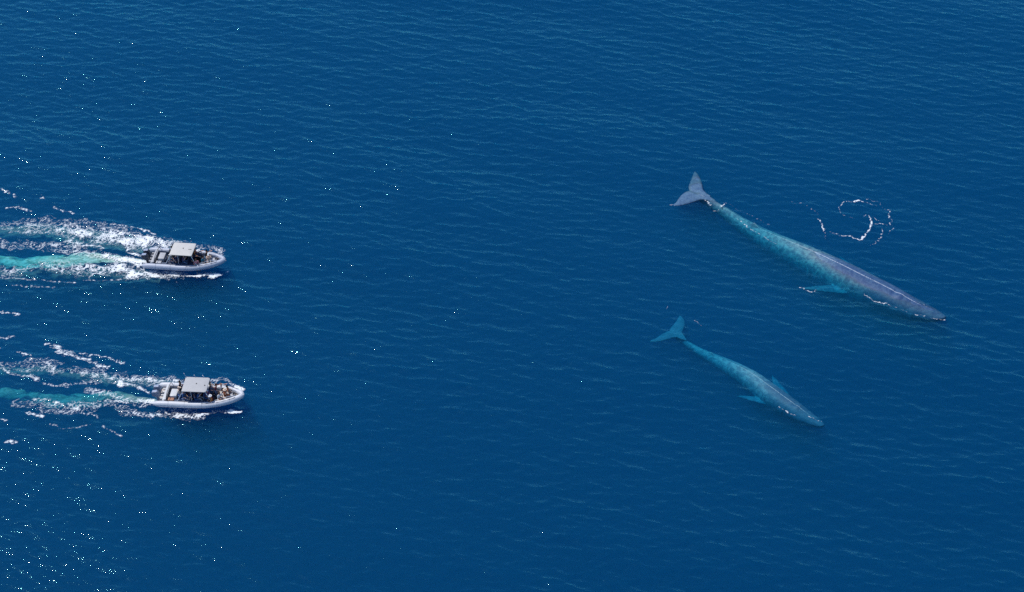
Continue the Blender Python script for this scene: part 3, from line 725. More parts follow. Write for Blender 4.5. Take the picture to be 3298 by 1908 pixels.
def box_geo(cx, cy, cz, sx, sy, sz, bev=0.0, taper=0.0):
    """bevelled box centred at c; taper shrinks the top"""
    bm = bmesh.new(); bmesh.ops.create_cube(bm, size=1.0)
    for v in bm.verts:
        k = 1 - taper if v.co.z > 0 else 1.0
        v.co = Vector((v.co.x * sx * k, v.co.y * sy * k, v.co.z * sz))
    if bev: bmesh.ops.bevel(bm, geom=list(bm.edges), offset=bev, segments=2, affect='EDGES', profile=0.6)
    V = [Vector((v.co.x + cx, v.co.y + cy, v.co.z + cz)) for v in bm.verts]; bm.verts.index_update()
    F = [tuple(v.index for v in f.verts) for f in bm.faces]
    bm.free(); return V, F

def ball_geo(c, r, sc=(1, 1, 1), u=12, w=8):
    bm = bmesh.new(); bmesh.ops.create_uvsphere(bm, u_segments=u, v_segments=w, radius=r)
    V = [Vector((v.co.x * sc[0] + c[0], v.co.y * sc[1] + c[1], v.co.z * sc[2] + c[2])) for v in bm.verts]; bm.verts.index_update()
    F = [tuple(v.index for v in f.verts) for f in bm.faces]; bm.free(); return V, F

def rot_geo(geo, axis, ang, about=(0, 0, 0)):
    M_ = Matrix.Rotation(ang, 3, axis); a = Vector(about)
    return [M_ @ (Vector(v) - a) + a for v in geo[0]], geo[1]

def mesh_obj(name, geo, mat, parent=None, smooth=True, flat_angle=True):
    o = link_mesh(name, geo[0], geo[1], mat, parent, smooth)
    if smooth and flat_angle:
        bm = bmesh.new(); bm.from_mesh(o.data)
        for e in bm.edges:
            if len(e.link_faces) == 2 and e.calc_face_angle(0) > R(38): e.smooth = False
        bm.to_mesh(o.data); bm.free()
    return o

BL = 8.3
def half_beam(x):
    """centre line of the inflatable tube: distance from the keel at x metres from the stern"""
    if x < 4.2: return 1.24
    u = min(1.0, (x - 4.2) / (BL - 4.2 - 0.12))
    return max(0.06, 1.24 * (1 - u ** 2.1) ** 0.78)
def sheer(x):
    return 0.44 + 0.36 * max(0.0, (x - 3.5) / 4.8) ** 1.8

def build_boat(spec):
    root = bpy.data.objects.new("inflatable_boat", None); COL.objects.link(root)
    M = spec["mats"]
    # --- collar tubes, one each side
    for s in (1, -1):
        xs = [0.0, 0.08, 0.22, 0.45, 0.75] + list(np.linspace(1.2, 7.0, 16)) + list(np.linspace(7.25, BL, 9))
        pts = [(x, s * half_beam(x), sheer(x)) for x in xs]
        rad = [0.02, 0.11, 0.20, 0.26, 0.285] + [0.285] * 16 + list(np.linspace(0.275, 0.235, 7)) + [0.20, 0.06]
        tb = mesh_obj("tube", tube_mesh(pts, rad, 18), M["tube"], root)
        # lower rubbing strake along the outside
        pts2 = [(x, s * (half_beam(x) + 0.285), sheer(x) - 0.06) for x in np.linspace(0.7, 7.2, 22)]
        mesh_obj("rubbing_strake", tube_mesh(pts2, 0.035, 6), M["strake"], tb)
        rope = [(x, s * (half_beam(x) + 0.10), sheer(x) + 0.285 - 0.03 * (i % 2)) for i, x in enumerate(np.linspace(4.6, 7.6, 13))]
        mesh_obj("grab_rope", tube_mesh(rope, 0.018, 5), M["black"], tb)
        for q in (1.5, 3.0, 4.6, 6.0, 7.1):
            seam = [(q + 0.0, s * half_beam(q) + 0.290 * math.cos(a) * 1.0, sheer(q) + 0.290 * math.sin(a)) for a in np.linspace(-0.6, math.pi + 0.6, 15)]
            mesh_obj("seam_band", tube_mesh(seam, 0.012, 4), M["strake"], tb)
    # --- hull, deep vee
    V, F = [], []
    xs = list(np.linspace(0.35, 7.95, 20)); n = 9
    for x in xs:
        hb = half_beam(x) - 0.05; k = max(0.0, (x - 4.0) / 4.0)
        keel = -0.42 + 0.80 * k ** 2.6
        for j in range(n):
            v = -1 + 2 * j / (n - 1)
            V.append((x, v * hb, keel + (sheer(x) - 0.12 - keel) * abs(v) ** 1.25))
    for i in range(len(xs) - 1):
        for j in range(n - 1):
            F.append((i * n + j, (i + 1) * n + j, (i + 1) * n + j + 1, i * n + j + 1))
    F.append(tuple(range(n)))
    mesh_obj("hull", (V, F), M["hull"], root)
    # --- deck
    def deck(x0, x1, z0, z1, name, mat, inset=0.10):
        V, F = [], []; xs = list(np.linspace(x0, x1, 14))
        for i, x in enumerate(xs):
            z = z0 + (z1 - z0) * i / 13; hb = max(0.03, half_beam(x) - inset)
            V += [(x, -hb, z), (x, hb, z)]
        for i in range(13): F.append((2 * i, 2 * i + 2, 2 * i + 3, 2 * i + 1))
        return mesh_obj(name, (V, F), mat, root, False)
    deck(0.9, 5.9, 0.12, 0.14, "deck", M["deck"])
    deck(5.9, 7.75, 0.50, 0.62, "bow_deck", M["bowdeck"])
    mesh_obj("bow_step", box_geo(5.88, 0, 0.37, 0.06, 2 * half_beam(5.88) - 0.25, 0.28), M["bowdeck"], root)
    # inner lining of the tubes
    for s in (1, -1):
        V, F = [], []
        for x in np.linspace(0.9, 7.4, 20):
            hb = half_beam(x) - 0.25; V += [(x, s * hb, 0.2), (x, s * (hb - 0.02), sheer(x) + 0.16)]
        for i in range(19): F.append((2 * i, 2 * i + 2, 2 * i + 3, 2 * i + 1))
        mesh_obj("side_lining", (V, F), M["lining"], root)
    # --- transom and aft platform
    mesh_obj("transom", join_geo(box_geo(0.98, 0, 0.42, 0.22, 2.1, 0.62, 0.04), box_geo(1.05, 0, 0.76, 0.30, 2.0, 0.07, 0.03)), M["transom"], root)
    for y in (-0.62, -0.2, 0.22, 0.62):
        mesh_obj("engine_bracket", box_geo(0.74, y, 0.55, 0.32, 0.13, 0.12, 0.03), M["transom"], root)
    mesh_obj("swim_platform", box_geo(0.62, 0, 0.22, 0.5, 2.0, 0.06, 0.02), M["platform"], root)
    # --- outboard engines
    for y in spec["engines"]:
        e = mesh_obj("outboard_engine", join_geo(
            rot_geo(box_geo(0.22, y, 0.40, 0.20, 0.16, 0.95, 0.05), 'Y', R(-10), (0.3, y, 0.8)),
            box_geo(0.06, y, -0.16, 0.44, 0.30, 0.03, 0.01)), M["engine"], root)
        mesh_obj("cowling", rot_geo(join_geo(box_geo(0.16, y, 0.95, 0.72, 0.46, 0.46, 0.14, 0.16), box_geo(0.24, y, 0.70, 0.52, 0.36, 0.16, 0.05)), 'Y', R(-10), (0.3, y, 0.8)), M["cowl"], e)
        mesh_obj("cowling_top", rot_geo(box_geo(0.16, y, 1.19, 0.46, 0.30, 0.05, 0.02), 'Y', R(-10), (0.3, y, 0.8)), M["cowltop"], e)
        blades = []
        for a in range(3):
            blades.append(rot_geo(box_geo(-0.06, y, -0.30 + 0.12, 0.03, 0.09, 0.2, 0.01), 'X', a * 2 * math.pi / 3, (-0.06, y, -0.30)))
        mesh_obj("propeller", join_geo(*blades), M["metal"], e)
    # --- aft bench / engine box and side lockers
    mesh_obj("aft_locker", box_geo(1.78, spec["locker_y"], 0.52, 0.62, 0.95, 0.58, 0.06), M["locker"], root)
    mesh_obj("side_box", box_geo(1.62, -0.70, 0.42, 0.55, 0.38, 0.38, 0.05), M["sidebox"], root)
    # --- T-top: canopy on a bent tube frame
    x0, x1, hw, zt = 2.45 + spec["roof_dx"], 4.75 + spec["roof_dx"], spec["roof_hw"], 1.83
    bm = bmesh.new(); nx, ny = 12, 8
    outline = []
    rc = spec["roof_corner"]
    def corner(cx, cy, a0):
        return [(cx + rc * math.cos(a0 + a), cy + rc * math.sin(a0 + a)) for a in np.linspace(0, math.pi / 2, 5)]
    fr = spec["roof_front_corner"]
    outline += [(x1 - fr + fr * math.cos(a), hw - fr + fr * math.sin(a)) for a in np.linspace(0, math.pi / 2, 6)]
    outline += corner(x0 + rc, hw - rc, math.pi / 2) + corner(x0 + rc, -hw + rc, math.pi)
    outline += [(x1 - fr + fr * math.cos(a), -hw + fr + fr * math.sin(a)) for a in np.linspace(-math.pi / 2, 0, 6)]
    top = []; rings = [(1.0, 0.0), (0.985, 0.035), (0.93, 0.055), (0.5, 0.085)]
    V, F = [], []; cx = (x0 + x1) / 2
    for r_, dz in rings:
        for (x, y) in outline: V.append((cx + (x - cx) * r_, y * r_, zt + dz))
    V.append((cx, 0, zt + 0.09)); N_ = len(outline)
    for q in range(3):
        for k in range(N_):
            k2 = (k + 1) % N_; F.append((q * N_ + k, q * N_ + k2, (q + 1) * N_ + k2, (q + 1) * N_ + k))
    for k in range(N_): F.append((3 * N_ + k, 3 * N_ + (k + 1) % N_, 4 * N_))
    F.append(tuple(range(N_ - 1, -1, -1))); bm.free()
    cnp = mesh_obj("canopy", (V, F), M["canopy"], root)
    mesh_obj("roof_fitting", box_geo(cx + 0.05, 0.05, zt + 0.11, 0.09, 0.09, 0.06, 0.02), M["black"], cnp)
    if spec["roof_mark"] == 'slot':
        mesh_obj("roof_fitting", box_geo(cx + 0.75, -0.05, zt + 0.10, 0.34, 0.03, 0.03, 0.008), M["black"], cnp)
    else:
        mesh_obj("roof_fitting", box_geo(cx + 0.85, -0.12, zt + 0.10, 0.09, 0.09, 0.05, 0.02), M["black"], cnp)
    for s in (1, -1):
        mesh_obj("canopy_frame", tube_mesh([(x1 + 0.55, s * 0.98, 0.52), (x1 + 0.25, s * 0.96, 0.90), (x1 - 0.03, s * (hw - 0.12), 1.48), (x1 - 0.15, s * (hw - 0.15), zt - 0.02), (x0 + 0.17, s * (hw - 0.15), zt - 0.02), (x0 - 0.03, s * (hw - 0.12), 1.52), (x0 - 0.5, s * 0.96, 0.66)], 0.035, 8), M["frame"], root)
        mesh_obj("canopy_post", tube_mesh([(cx - 0.35, s * 0.95, 0.55), (cx - 0.3, s * (hw - 0.13), zt)], 0.026, 6), M["frame"], root)
    mesh_obj("cross_bar", tube_mesh([(x1 - 0.13, -hw + 0.15, zt - 0.03), (x1 - 0.13, hw - 0.15, zt - 0.03)], 0.03, 6), M["frame"], root)
    # console with windscreen and wheel
    mesh_obj("console", join_geo(box_geo(3.55, 0.0, 0.56, 0.62, 0.74, 0.88, 0.06, 0.10), box_geo(3.42, 0.0, 1.03, 0.34, 0.66, 0.10, 0.03)), M["console"], root)
    mesh_obj("windscreen", rot_geo(box_geo(3.80, 0, 1.22, 0.03, 0.78, 0.42, 0.01), 'Y', R(-18), (3.8, 0, 1.0)), M["glass"], root)
    wheel = [(3.22 + 0.03 * math.sin(a), 0.18 * math.cos(a), 1.00 + 0.18 * math.sin(a)) for a in np.linspace(0, 2 * math.pi, 14)]
    mesh_obj("steering_wheel", tube_mesh(wheel, 0.018, 5, False), M["black"], root)
    # --- side bolsters and the seats
    for s in (1, -1):
        V, F = tube_mesh([(x, s * (half_beam(x) - 0.33), 0.58) for x in np.linspace(2.0, 5.2, 9)], 0.13, 8)
        mesh_obj("side_bolster", (V, F), M["bolster"], root)
    for (x, y) in spec["seats"]:
        st = mesh_obj("seat", box_geo(x, y, 0.46, 0.46, 0.46, 0.46, 0.06), M["seatbase"], root)
        mesh_obj("cushion", box_geo(x, y, 0.73, 0.48, 0.48, 0.10, 0.04), M["cushion"], st)
        mesh_obj("backrest", rot_geo(box_geo(x - 0.24, y, 0.96, 0.09, 0.46, 0.46, 0.04), 'Y', R(-8), (x, y, 0.7)), M["cushion"], st)
    mesh_obj("bow_cushion", box_geo(6.55, 0.0, 0.625, 0.85, 0.95, 0.10, 0.04), M["bowcushion"], root)
    mesh_obj("bow_locker", box_geo(7.2, 0.0, 0.70, 0.42, 0.48, 0.18, 0.05), M["bowlocker"], root)
    coil = [(7.42 + 0.13 * math.cos(a) * (1 + 0.02 * a), 0.13 * math.sin(a) * (1 + 0.02 * a), 0.82 + 0.004 * a) for a in np.linspace(0, 6 * math.pi, 40)]
    mesh_obj("mooring_rope", tube_mesh(coil, 0.022, 5), M["black"], root)
    # bow rail and aft light arch
    for s in (1, -1):
        mesh_obj("bow_rail", tube_mesh([(x, s * (half_beam(x) - 0.20), sheer(x) + 0.26 + 0.16 * math.sin(math.pi * i / 9)) for i, x in enumerate(np.linspace(5.7, 7.5, 10))], 0.020, 6), M["frame"], root)
    mesh_obj("aft_arch", tube_mesh([(1.42, -1.15, 0.6), (1.30, -1.0, 1.05), (1.28, -0.5, 1.18), (1.28, 0.5, 1.18), (1.30, 1.0, 1.05), (1.42, 1.15, 0.6)], 0.028, 6), M["arch"], root)
    for (x, y, h) in spec["antennas"]:
        x += spec["roof_dx"]
        a = mesh_obj("antenna", tube_mesh([(x, y, zt - 0.05), (x - 0.15, y, zt + h)], [0.020, 0.010], 5), M["frame"], root)
        mesh_obj("antenna_tip", ball_geo((x - 0.15, y, zt + h), 0.045, u=8, w=6), M["frame"], a)
    for s in (1, -1):
        mesh_obj("speaker", ball_geo((x0 - 0.07, s * 0.55 + 0.1, zt - 0.05), 0.09, (0.8, 1, 1), 10, 6), M["black"], root)
    return root

W_ = lambda nm, c, **k: plain(nm, c, **k)
white_pvc = W_("white inflatable fabric", (0.60, 0.61, 0.64), rough=0.45, var=0.07, scale=1.6)
grey_pvc = W_("pale grey inflatable fabric", (0.42, 0.45, 0.53), rough=0.45, var=0.08, scale=1.6)
navy = W_("navy vinyl", (0.020, 0.035, 0.085), rough=0.5)
navy2 = W_("worn navy vinyl", (0.035, 0.065, 0.13), rough=0.55)
black = W_("black rubber", (0.015, 0.016, 0.02), rough=0.6)
white_gel = W_("white gelcoat", (0.60, 0.60, 0.59), rough=0.3, var=0.06)
cream = W_("cream decking", (0.50, 0.46, 0.43), rough=0.7, var=0.12, scale=9)
cream_can = W_("cream canopy", (0.53, 0.51, 0.48), rough=0.6, var=0.05, scale=2.5)
grey_can = W_("light grey canopy", (0.42, 0.415, 0.415), rough=0.6, var=0.05, scale=2.5)
steel = W_("bright alloy tube", (0.72, 0.75, 0.80), rough=0.3, metal=0.5)
dark_eng = W_("dark engine paint", (0.035, 0.04, 0.06), rough=0.3, var=0.1)
grey_eng = W_("grey engine paint", (0.17, 0.20, 0.28), rough=0.3, var=0.1)
pale_eng = W_("silver grey engine cover", (0.32, 0.36, 0.46), rough=0.3, var=0.1)
hullblue = W_("blue grey hull", (0.20, 0.26, 0.36), rough=0.35)
hullwhite = W_("white hull", (0.55, 0.60, 0.68), rough=0.35)
greydeck = W_("dark grey deck", (0.07, 0.08, 0.11), rough=0.7, scale=9)
palegrey = W_("pale grey moulding", (0.42, 0.42, 0.44), rough=0.5)
brownv = W_("tan leather", (0.36, 0.17, 0.10), rough=0.6)
mg, gn, gl_ = new_mat("tinted windscreen")
go = gn.new("ShaderNodeOutputMaterial"); gp = gn.new("ShaderNodeBsdfPrincipled"); gp.inputs["Base Color"].default_value = (0.25, 0.32, 0.38, 1)
gp.inputs["Roughness"].default_value = 0.08; gp.inputs["Alpha"].default_value = 0.45; gl_.new(gp.outputs[0], go.inputs["Surface"])

matsA = dict(tube=grey_pvc, strake=W_("slate strake", (0.22, 0.26, 0.36)), black=black, hull=hullblue, deck=greydeck, bowdeck=navy2, lining=navy2, transom=palegrey, platform=greydeck,
             engine=dark_eng, cowl=dark_eng, cowltop=pale_eng, metal=steel, locker=palegrey, sidebox=palegrey, canopy=cream_can, frame=steel, console=navy2,
             glass=mg, bolster=navy2, seatbase=navy, cushion=navy, bowcushion=navy2, bowlocker=palegrey, arch=black)
matsB = dict(tube=white_pvc, strake=W_("pale strake", (0.42, 0.45, 0.52)), black=black, hull=hullwhite, deck=greydeck, bowdeck=cream, lining=W_("brown grey lining", (0.16, 0.13, 0.13)), transom=white_gel, platform=cream,
             engine=grey_eng, cowl=grey_eng, cowltop=pale_eng, metal=steel, locker=white_gel, sidebox=brownv, canopy=grey_can, frame=steel, console=navy2,
             glass=mg, bolster=navy2, seatbase=navy2, cushion=W_("royal blue seat vinyl", (0.03, 0.10, 0.26)), bowcushion=cream, bowlocker=palegrey, arch=black)
seatsA = [(2.75, -0.62), (2.75, 0.62), (4.15, -0.62), (4.15, 0.62), (5.0, -0.40), (5.0, 0.42), (5.0, -0.86), (5.0, 0.86)]
seatsB = [(2.75, -0.62), (2.75, 0.62), (4.15, -0.62), (4.15, 0.62), (5.0, -0.40), (5.0, 0.42)]
boatA = build_boat(dict(mats=matsA, engines=(-0.34, 0.36), locker_y=0.05, roof_hw=0.97, roof_corner=0.04, roof_front_corner=0.12, roof_mark='slot', roof_dx=0.50, seats=seatsA, antennas=[(2.5, 0.95, 0.35)]))
boatB = build_boat(dict(mats=matsB, engines=(-0.36, 0.36), locker_y=-0.02, roof_hw=0.97, roof_corner=0.05, roof_front_corner=0.22, roof_mark='dot', roof_dx=0.36, seats=seatsB, antennas=[(2.5, 0.95, 0.45), (3.4, 1.0, 0.25), (4.2, 1.0, 0.25)]))
def place_boat(o, b, pitch, roll, lift):
    o.location = (b["stern"][0], b["stern"][1], lift)
    o.rotation_euler = (R(roll), R(-pitch), b["heading"])
place_boat(boatA, BOAT1, 1.6, 1.5, 0.02)
place_boat(boatB, BOAT2, 1.6, 0.5, 0.02)
tag(boatA, "speeding inflatable tour boat with cream roof, navy interior and bluish grey tubes", "boat", "inflatable boats carrying passengers towards the whales")
tag(boatB, "white tubed inflatable tour boat with grey roof and two silvery outboards", "boat", "inflatable boats carrying passengers towards the whales")
bpy.context.view_layer.update()
# ---------------------------------------------------------------- people
def limb(pts, radii, seg=8):
    return tube_mesh(pts, radii, seg)

def person_mesh(pose):
    """one continuous human figure grown from a skeleton; origin at the hips' support point.
    Faces are sorted into material slots: 0 skin, 1 top, 2 trousers, 3 shoes."""
    sit = pose.startswith("sit")
    J = {}
    if sit:
        J["pelvis"] = (0, 0, 0.10); lean = -0.04 if pose == "sit_back" else 0.08
        J["waist"] = (lean * .3, 0, 0.28); J["chest"] = (lean, 0, 0.48); J["neck"] = (lean * 1.2, 0, 0.60); J["head0"] = (lean * 1.3 + 0.01, 0, 0.68); J["head1"] = (lean * 1.3 + 0.02, 0, 0.80)
        for s, n in ((1, "l"), (-1, "r")):
            J[n + "hip"] = (0.02, s * 0.10, 0.09); J[n + "knee"] = (0.44, s * 0.14, 0.10); J[n + "ankle"] = (0.50, s * 0.13, -0.33); J[n + "toe"] = (0.66, s * 0.14, -0.38)
    else:
        J["pelvis"] = (0, 0, 0.92); lean = 0.10 if pose == "stand_lean" else 0.0
        J["waist"] = (lean * .3, 0, 1.08); J["chest"] = (lean, 0, 1.30); J["neck"] = (lean * 1.2, 0, 1.44); J["head0"] = (lean * 1.3 + 0.01, 0, 1.52); J["head1"] = (lean * 1.3 + 0.02, 0, 1.64)
        for s, n in ((1, "l"), (-1, "r")):
            J[n + "hip"] = (0, s * 0.10, 0.90); J[n + "knee"] = (0.04, s * 0.14, 0.49); J[n + "ankle"] = (-0.02, s * 0.17, 0.08); J[n + "toe"] = (0.15, s * 0.19, 0.03)
    cx, _, cz = J["chest"]
    for s, n in ((1, "l"), (-1, "r")):
        J[n + "sh"] = (cx, s * 0.19, cz + 0.05)
        if pose in ("sit", "sit_back", "stand"):
            J[n + "el"] = (cx + 0.04, s * 0.25, cz - 0.21); J[n + "wr"] = (cx + 0.25, s * 0.17, cz - 0.30)
        elif pose in ("sit_point", "stand_lean") and s == 1:
            J[n + "el"] = (cx + 0.20, s * 0.27, cz + 0.02); J[n + "wr"] = (cx + 0.40, s * 0.26, cz + 0.14)
        elif pose == "sit_photo":
            J[n + "el"] = (cx + 0.16, s * 0.24, cz - 0.10); J[n + "wr"] = (cx + 0.26, s * 0.07, cz + 0.12)
        else:
            J[n + "el"] = (cx + 0.03, s * 0.25, cz - 0.22); J[n + "wr"] = (cx + 0.24, s * 0.18, cz - 0.32)
        w = Vector(J[n + "wr"]); d = (w - Vector(J[n + "el"])).normalized(); J[n + "hand"] = tuple(w + d * 0.085)
    E = [("pelvis", "waist"), ("waist", "chest"), ("chest", "neck"), ("neck", "head0"), ("head0", "head1")]
    for n in "lr":
        E += [("pelvis", n + "hip"), (n + "hip", n + "knee"), (n + "knee", n + "ankle"), (n + "ankle", n + "toe"), ("chest", n + "sh"), (n + "sh", n + "el"), (n + "el", n + "wr"), (n + "wr", n + "hand")]
    RR = dict(pelvis=(.155, .12), waist=(.135, .105), chest=(.155, .12), neck=(.058, .058), head0=(.078, .085), head1=(.085, .098), hip=(.088, .088), knee=(.062, .062), ankle=(.042, .042), toe=(.038, .028), sh=(.068, .068), el=(.047, .047), wr=(.032, .032), hand=(.036, .022))
    names = list(J); ix = {k: i for i, k in enumerate(names)}
    me = bpy.data.meshes.new("t"); me.from_pydata([J[k] for k in names], [(ix[a], ix[b]) for a, b in E], [])
    ob = bpy.data.objects.new("t", me); COL.objects.link(ob)
    md = ob.modifiers.new("s", 'SKIN'); md.use_smooth_shade = True; md.branch_smoothing = 0.3
    if not me.skin_vertices: me.attributes.new
    for i, k in enumerate(names):
        r = RR.get(k) or RR[k[1:]]
        me.skin_vertices[0].data[i].radius = r
        me.skin_vertices[0].data[i].use_root = (k == "pelvis")
    sb = ob.modifiers.new("b", 'SUBSURF'); sb.levels = 1; sb.render_levels = 1
    dg = bpy.context.evaluated_depsgraph_get(); dg.update()
    ev = bpy.data.meshes.new_from_object(ob.evaluated_get(dg))
    V = [v.co.copy() for v in ev.vertices]; F = [tuple(p.vertices) for p in ev.polygons]
    bpy.data.objects.remove(ob); bpy.data.meshes.remove(me); bpy.data.meshes.remove(ev)
    segs = [(Vector(J[a]), Vector(J[b]), b) for a, b in E]
    def part_of(c):
        best, bn, bt = 1e9, "", 0
        for a, b, n in segs:
            ab = b - a; t = max(0, min(1, (c - a).dot(ab) / ab.dot(ab))); d = (c - a - ab * t).length
            if d < best: best, bn, bt = d, n, t
        n = bn
        if n in ("waist", "chest") or n.endswith("sh"): return 1
        if n == "neck": return 1 if bt < 0.5 else 0
        if n.endswith("el"): return 1
        if n.endswith("wr"): return 1 if bt < SLEEVE else 0
        if n.endswith("hip") or n.endswith("knee"): return 2
        if n.endswith("ankle"): return 2 if bt < 0.7 else 3
        if n.endswith("toe"): return 3
        return 0
    SLEEVE = 0.1
    mi = [part_of(sum((V[i] for i in f), Vector()) / len(f)) for f in F]
    # face: nose, ears, eyes; five unequal curled fingers and a thumb on each hand
    hc = (Vector(J["head0"]) + Vector(J["head1"])) / 2
    def add(geo, m_):
        b = len(V); V.extend([Vector(v) for v in geo[0]]); F.extend([tuple(b + i for i in q) for q in geo[1]]); mi.extend([m_] * len(geo[1]))
    add(tube_mesh([hc + Vector((0.080, 0, 0.03)), hc + Vector((0.112, 0, -0.015))], [0.010, 0.018], 5), 0)
    for s in (1, -1):
        add(ball_geo(hc + Vector((0.0, s * 0.083, 0.0)), 0.022, (0.7, 0.5, 1.2), 6, 4), 0)
        add(ball_geo(hc + Vector((0.084, s * 0.030, 0.022)), 0.010, (1, 1, 1), 6, 4), 3)
    add(box_geo(hc.x + 0.086, 0, hc.z - 0.045, 0.012, 0.045, 0.010, 0), 3)
    for s, n in ((1, "l"), (-1, "r")):
        w = Vector(J[n + "wr"]); h = Vector(J[n + "hand"]); d = (h - w).normalized()
        sd = Vector((0, 0, 1)).cross(d).normalized(); dn = sd.cross(d).normalized()
        if dn.z > 0: dn = -dn
        for q, L_ in zip((-0.027, -0.009, 0.009, 0.027), (0.062, 0.078, 0.082, 0.07)):
            p0 = h + sd * q * s - d * 0.012; p1 = p0 + d * L_ * 0.5; p2 = p1 + d * L_ * 0.3 + dn * L_ * 0.25; p3 = p2 + d * L_ * 0.1 + dn * L_ * 0.22
            add(tube_mesh([p0, p1, p2, p3], [0.010, 0.0095, 0.0085, 0.006], 5), 0)
        t0 = w + d * 0.03 - sd * s * 0.025; add(tube_mesh([t0, t0 + d * 0.03 - sd * s * 0.025, t0 + d * 0.06 - sd * s * 0.03 + dn * 0.01], [0.012, 0.011, 0.007], 5), 0)
    me = bpy.data.meshes.new("person_body"); me.from_pydata(V, [], F)
    for k in range(4): me.materials.append(None)
    me.polygons.foreach_set("material_index", mi); me.polygons.foreach_set("use_smooth", [True] * len(F)); me.update()
    return me, hc

POSES = {k: person_mesh(k) for k in ("sit", "sit_back", "sit_point", "sit_photo", "stand", "stand_lean")}
def hair_geo(hc, long_):
    g = [ball_geo(hc + Vector((-0.012, 0, 0.035)), 0.103, (1.0, 0.92, 0.98), 12, 8)]
    if long_: g.append(tube_mesh([hc + Vector((-0.07, 0, 0.02)), hc + Vector((-0.10, 0, -0.08)), hc + Vector((-0.09, 0, -0.19))], [0.07, 0.06, 0.03], 8))
    return join_geo(*g)
def hat_geo(hc, kind):
    if kind == "cap":
        return join_geo(ball_geo(hc + Vector((-0.008, 0, 0.060)), 0.108, (1.0, 0.93, 0.75), 12, 8), box_geo(hc.x + 0.125, hc.y, hc.z + 0.055, 0.13, 0.15, 0.014, 0.005))
    return join_geo(ball_geo(hc + Vector((-0.005, 0, 0.065)), 0.105, (1.0, 0.95, 0.8), 12, 8), tube_mesh([hc + Vector((0, 0, 0.045)), hc + Vector((0, 0, 0.058))], [0.19, 0.17], 16))
PM = {}
def cloth(name, col):
    if name not in PM: PM[name] = plain(name, col, rough=0.8, spec=0.2, var=0.15, scale=14.0)
    return PM[name]
SK = [cloth("light skin", (0.66, 0.40, 0.30)), cloth("tanned skin", (0.50, 0.27, 0.18)), cloth("brown skin", (0.24, 0.12, 0.075))]
C = dict(navy=(0.02, 0.03, 0.08), black=(0.015, 0.015, 0.02), white=(0.78, 0.78, 0.78), beige=(0.70, 0.56, 0.44), rust=(0.38, 0.12, 0.05), maroon=(0.12, 0.025, 0.04), pink=(0.62, 0.25, 0.28),
         blue=(0.05, 0.14, 0.34), teal=(0.04, 0.18, 0.26), purple=(0.10, 0.06, 0.16), grey=(0.25, 0.26, 0.28), denim=(0.09, 0.16, 0.30), khaki=(0.36, 0.28, 0.18), orange=(0.55, 0.20, 0.06), red=(0.40, 0.04, 0.03))
HAIR = dict(dark=(0.015, 0.01, 0.008), brown=(0.07, 0.035, 0.018), blond=(0.42, 0.28, 0.12), grey=(0.35, 0.34, 0.33))
HG = {}
def add_person(boat, x, y, z, deg, pose, skin, top, legs, hair, hat, label, group):
    me, hc = POSES[pose]
    o = bpy.data.objects.new("person", me); COL.objects.link(o)
    for k, m_ in enumerate((SK[skin], cloth(top + " shirt", C[top]), cloth(legs + " trousers", C[legs]), cloth("dark shoes", (0.03, 0.03, 0.035)))):
        o.material_slots[k].link = 'OBJECT'; o.material_slots[k].material = m_
    mw = boat.matrix_world @ Matrix.Translation((x, y, z)) @ Matrix.Rotation(R(deg), 4, 'Z')
    o.matrix_world = mw
    long_ = hair.endswith("_long"); hk = hair.replace("_long", "")
    key = (pose, long_)
    if key not in HG:
        g = hair_geo(hc, long_); t = bpy.data.meshes.new("hair"); t.from_pydata([tuple(v) for v in g[0]], [], g[1]); t.polygons.foreach_set("use_smooth", [True] * len(t.polygons)); t.materials.append(None); HG[key] = t
    h = bpy.data.objects.new("hair", HG[key]); COL.objects.link(h); h.parent = o
    h.material_slots[0].link = 'OBJECT'; h.material_slots[0].material = cloth(hk + " hair", HAIR[hk])
    if hat:
        kind, colr = hat
        key = (pose, kind)
        if key not in HG:
            g = hat_geo(hc, kind); t = bpy.data.meshes.new(kind); t.from_pydata([tuple(v) for v in g[0]], [], g[1]); t.polygons.foreach_set("use_smooth", [True] * len(t.polygons)); t.materials.append(None); HG[key] = t
        q = bpy.data.objects.new("cap" if kind == "cap" else "sun_hat", HG[key]); COL.objects.link(q); q.parent = o
        q.material_slots[0].link = 'OBJECT'; q.material_slots[0].material = cloth(colr + " hat", C[colr])
    tag(o, label, "person", group)
    return o
GA = "passengers aboard the upper boat"; GB = "passengers aboard the lower boat"
SZ = 0.78
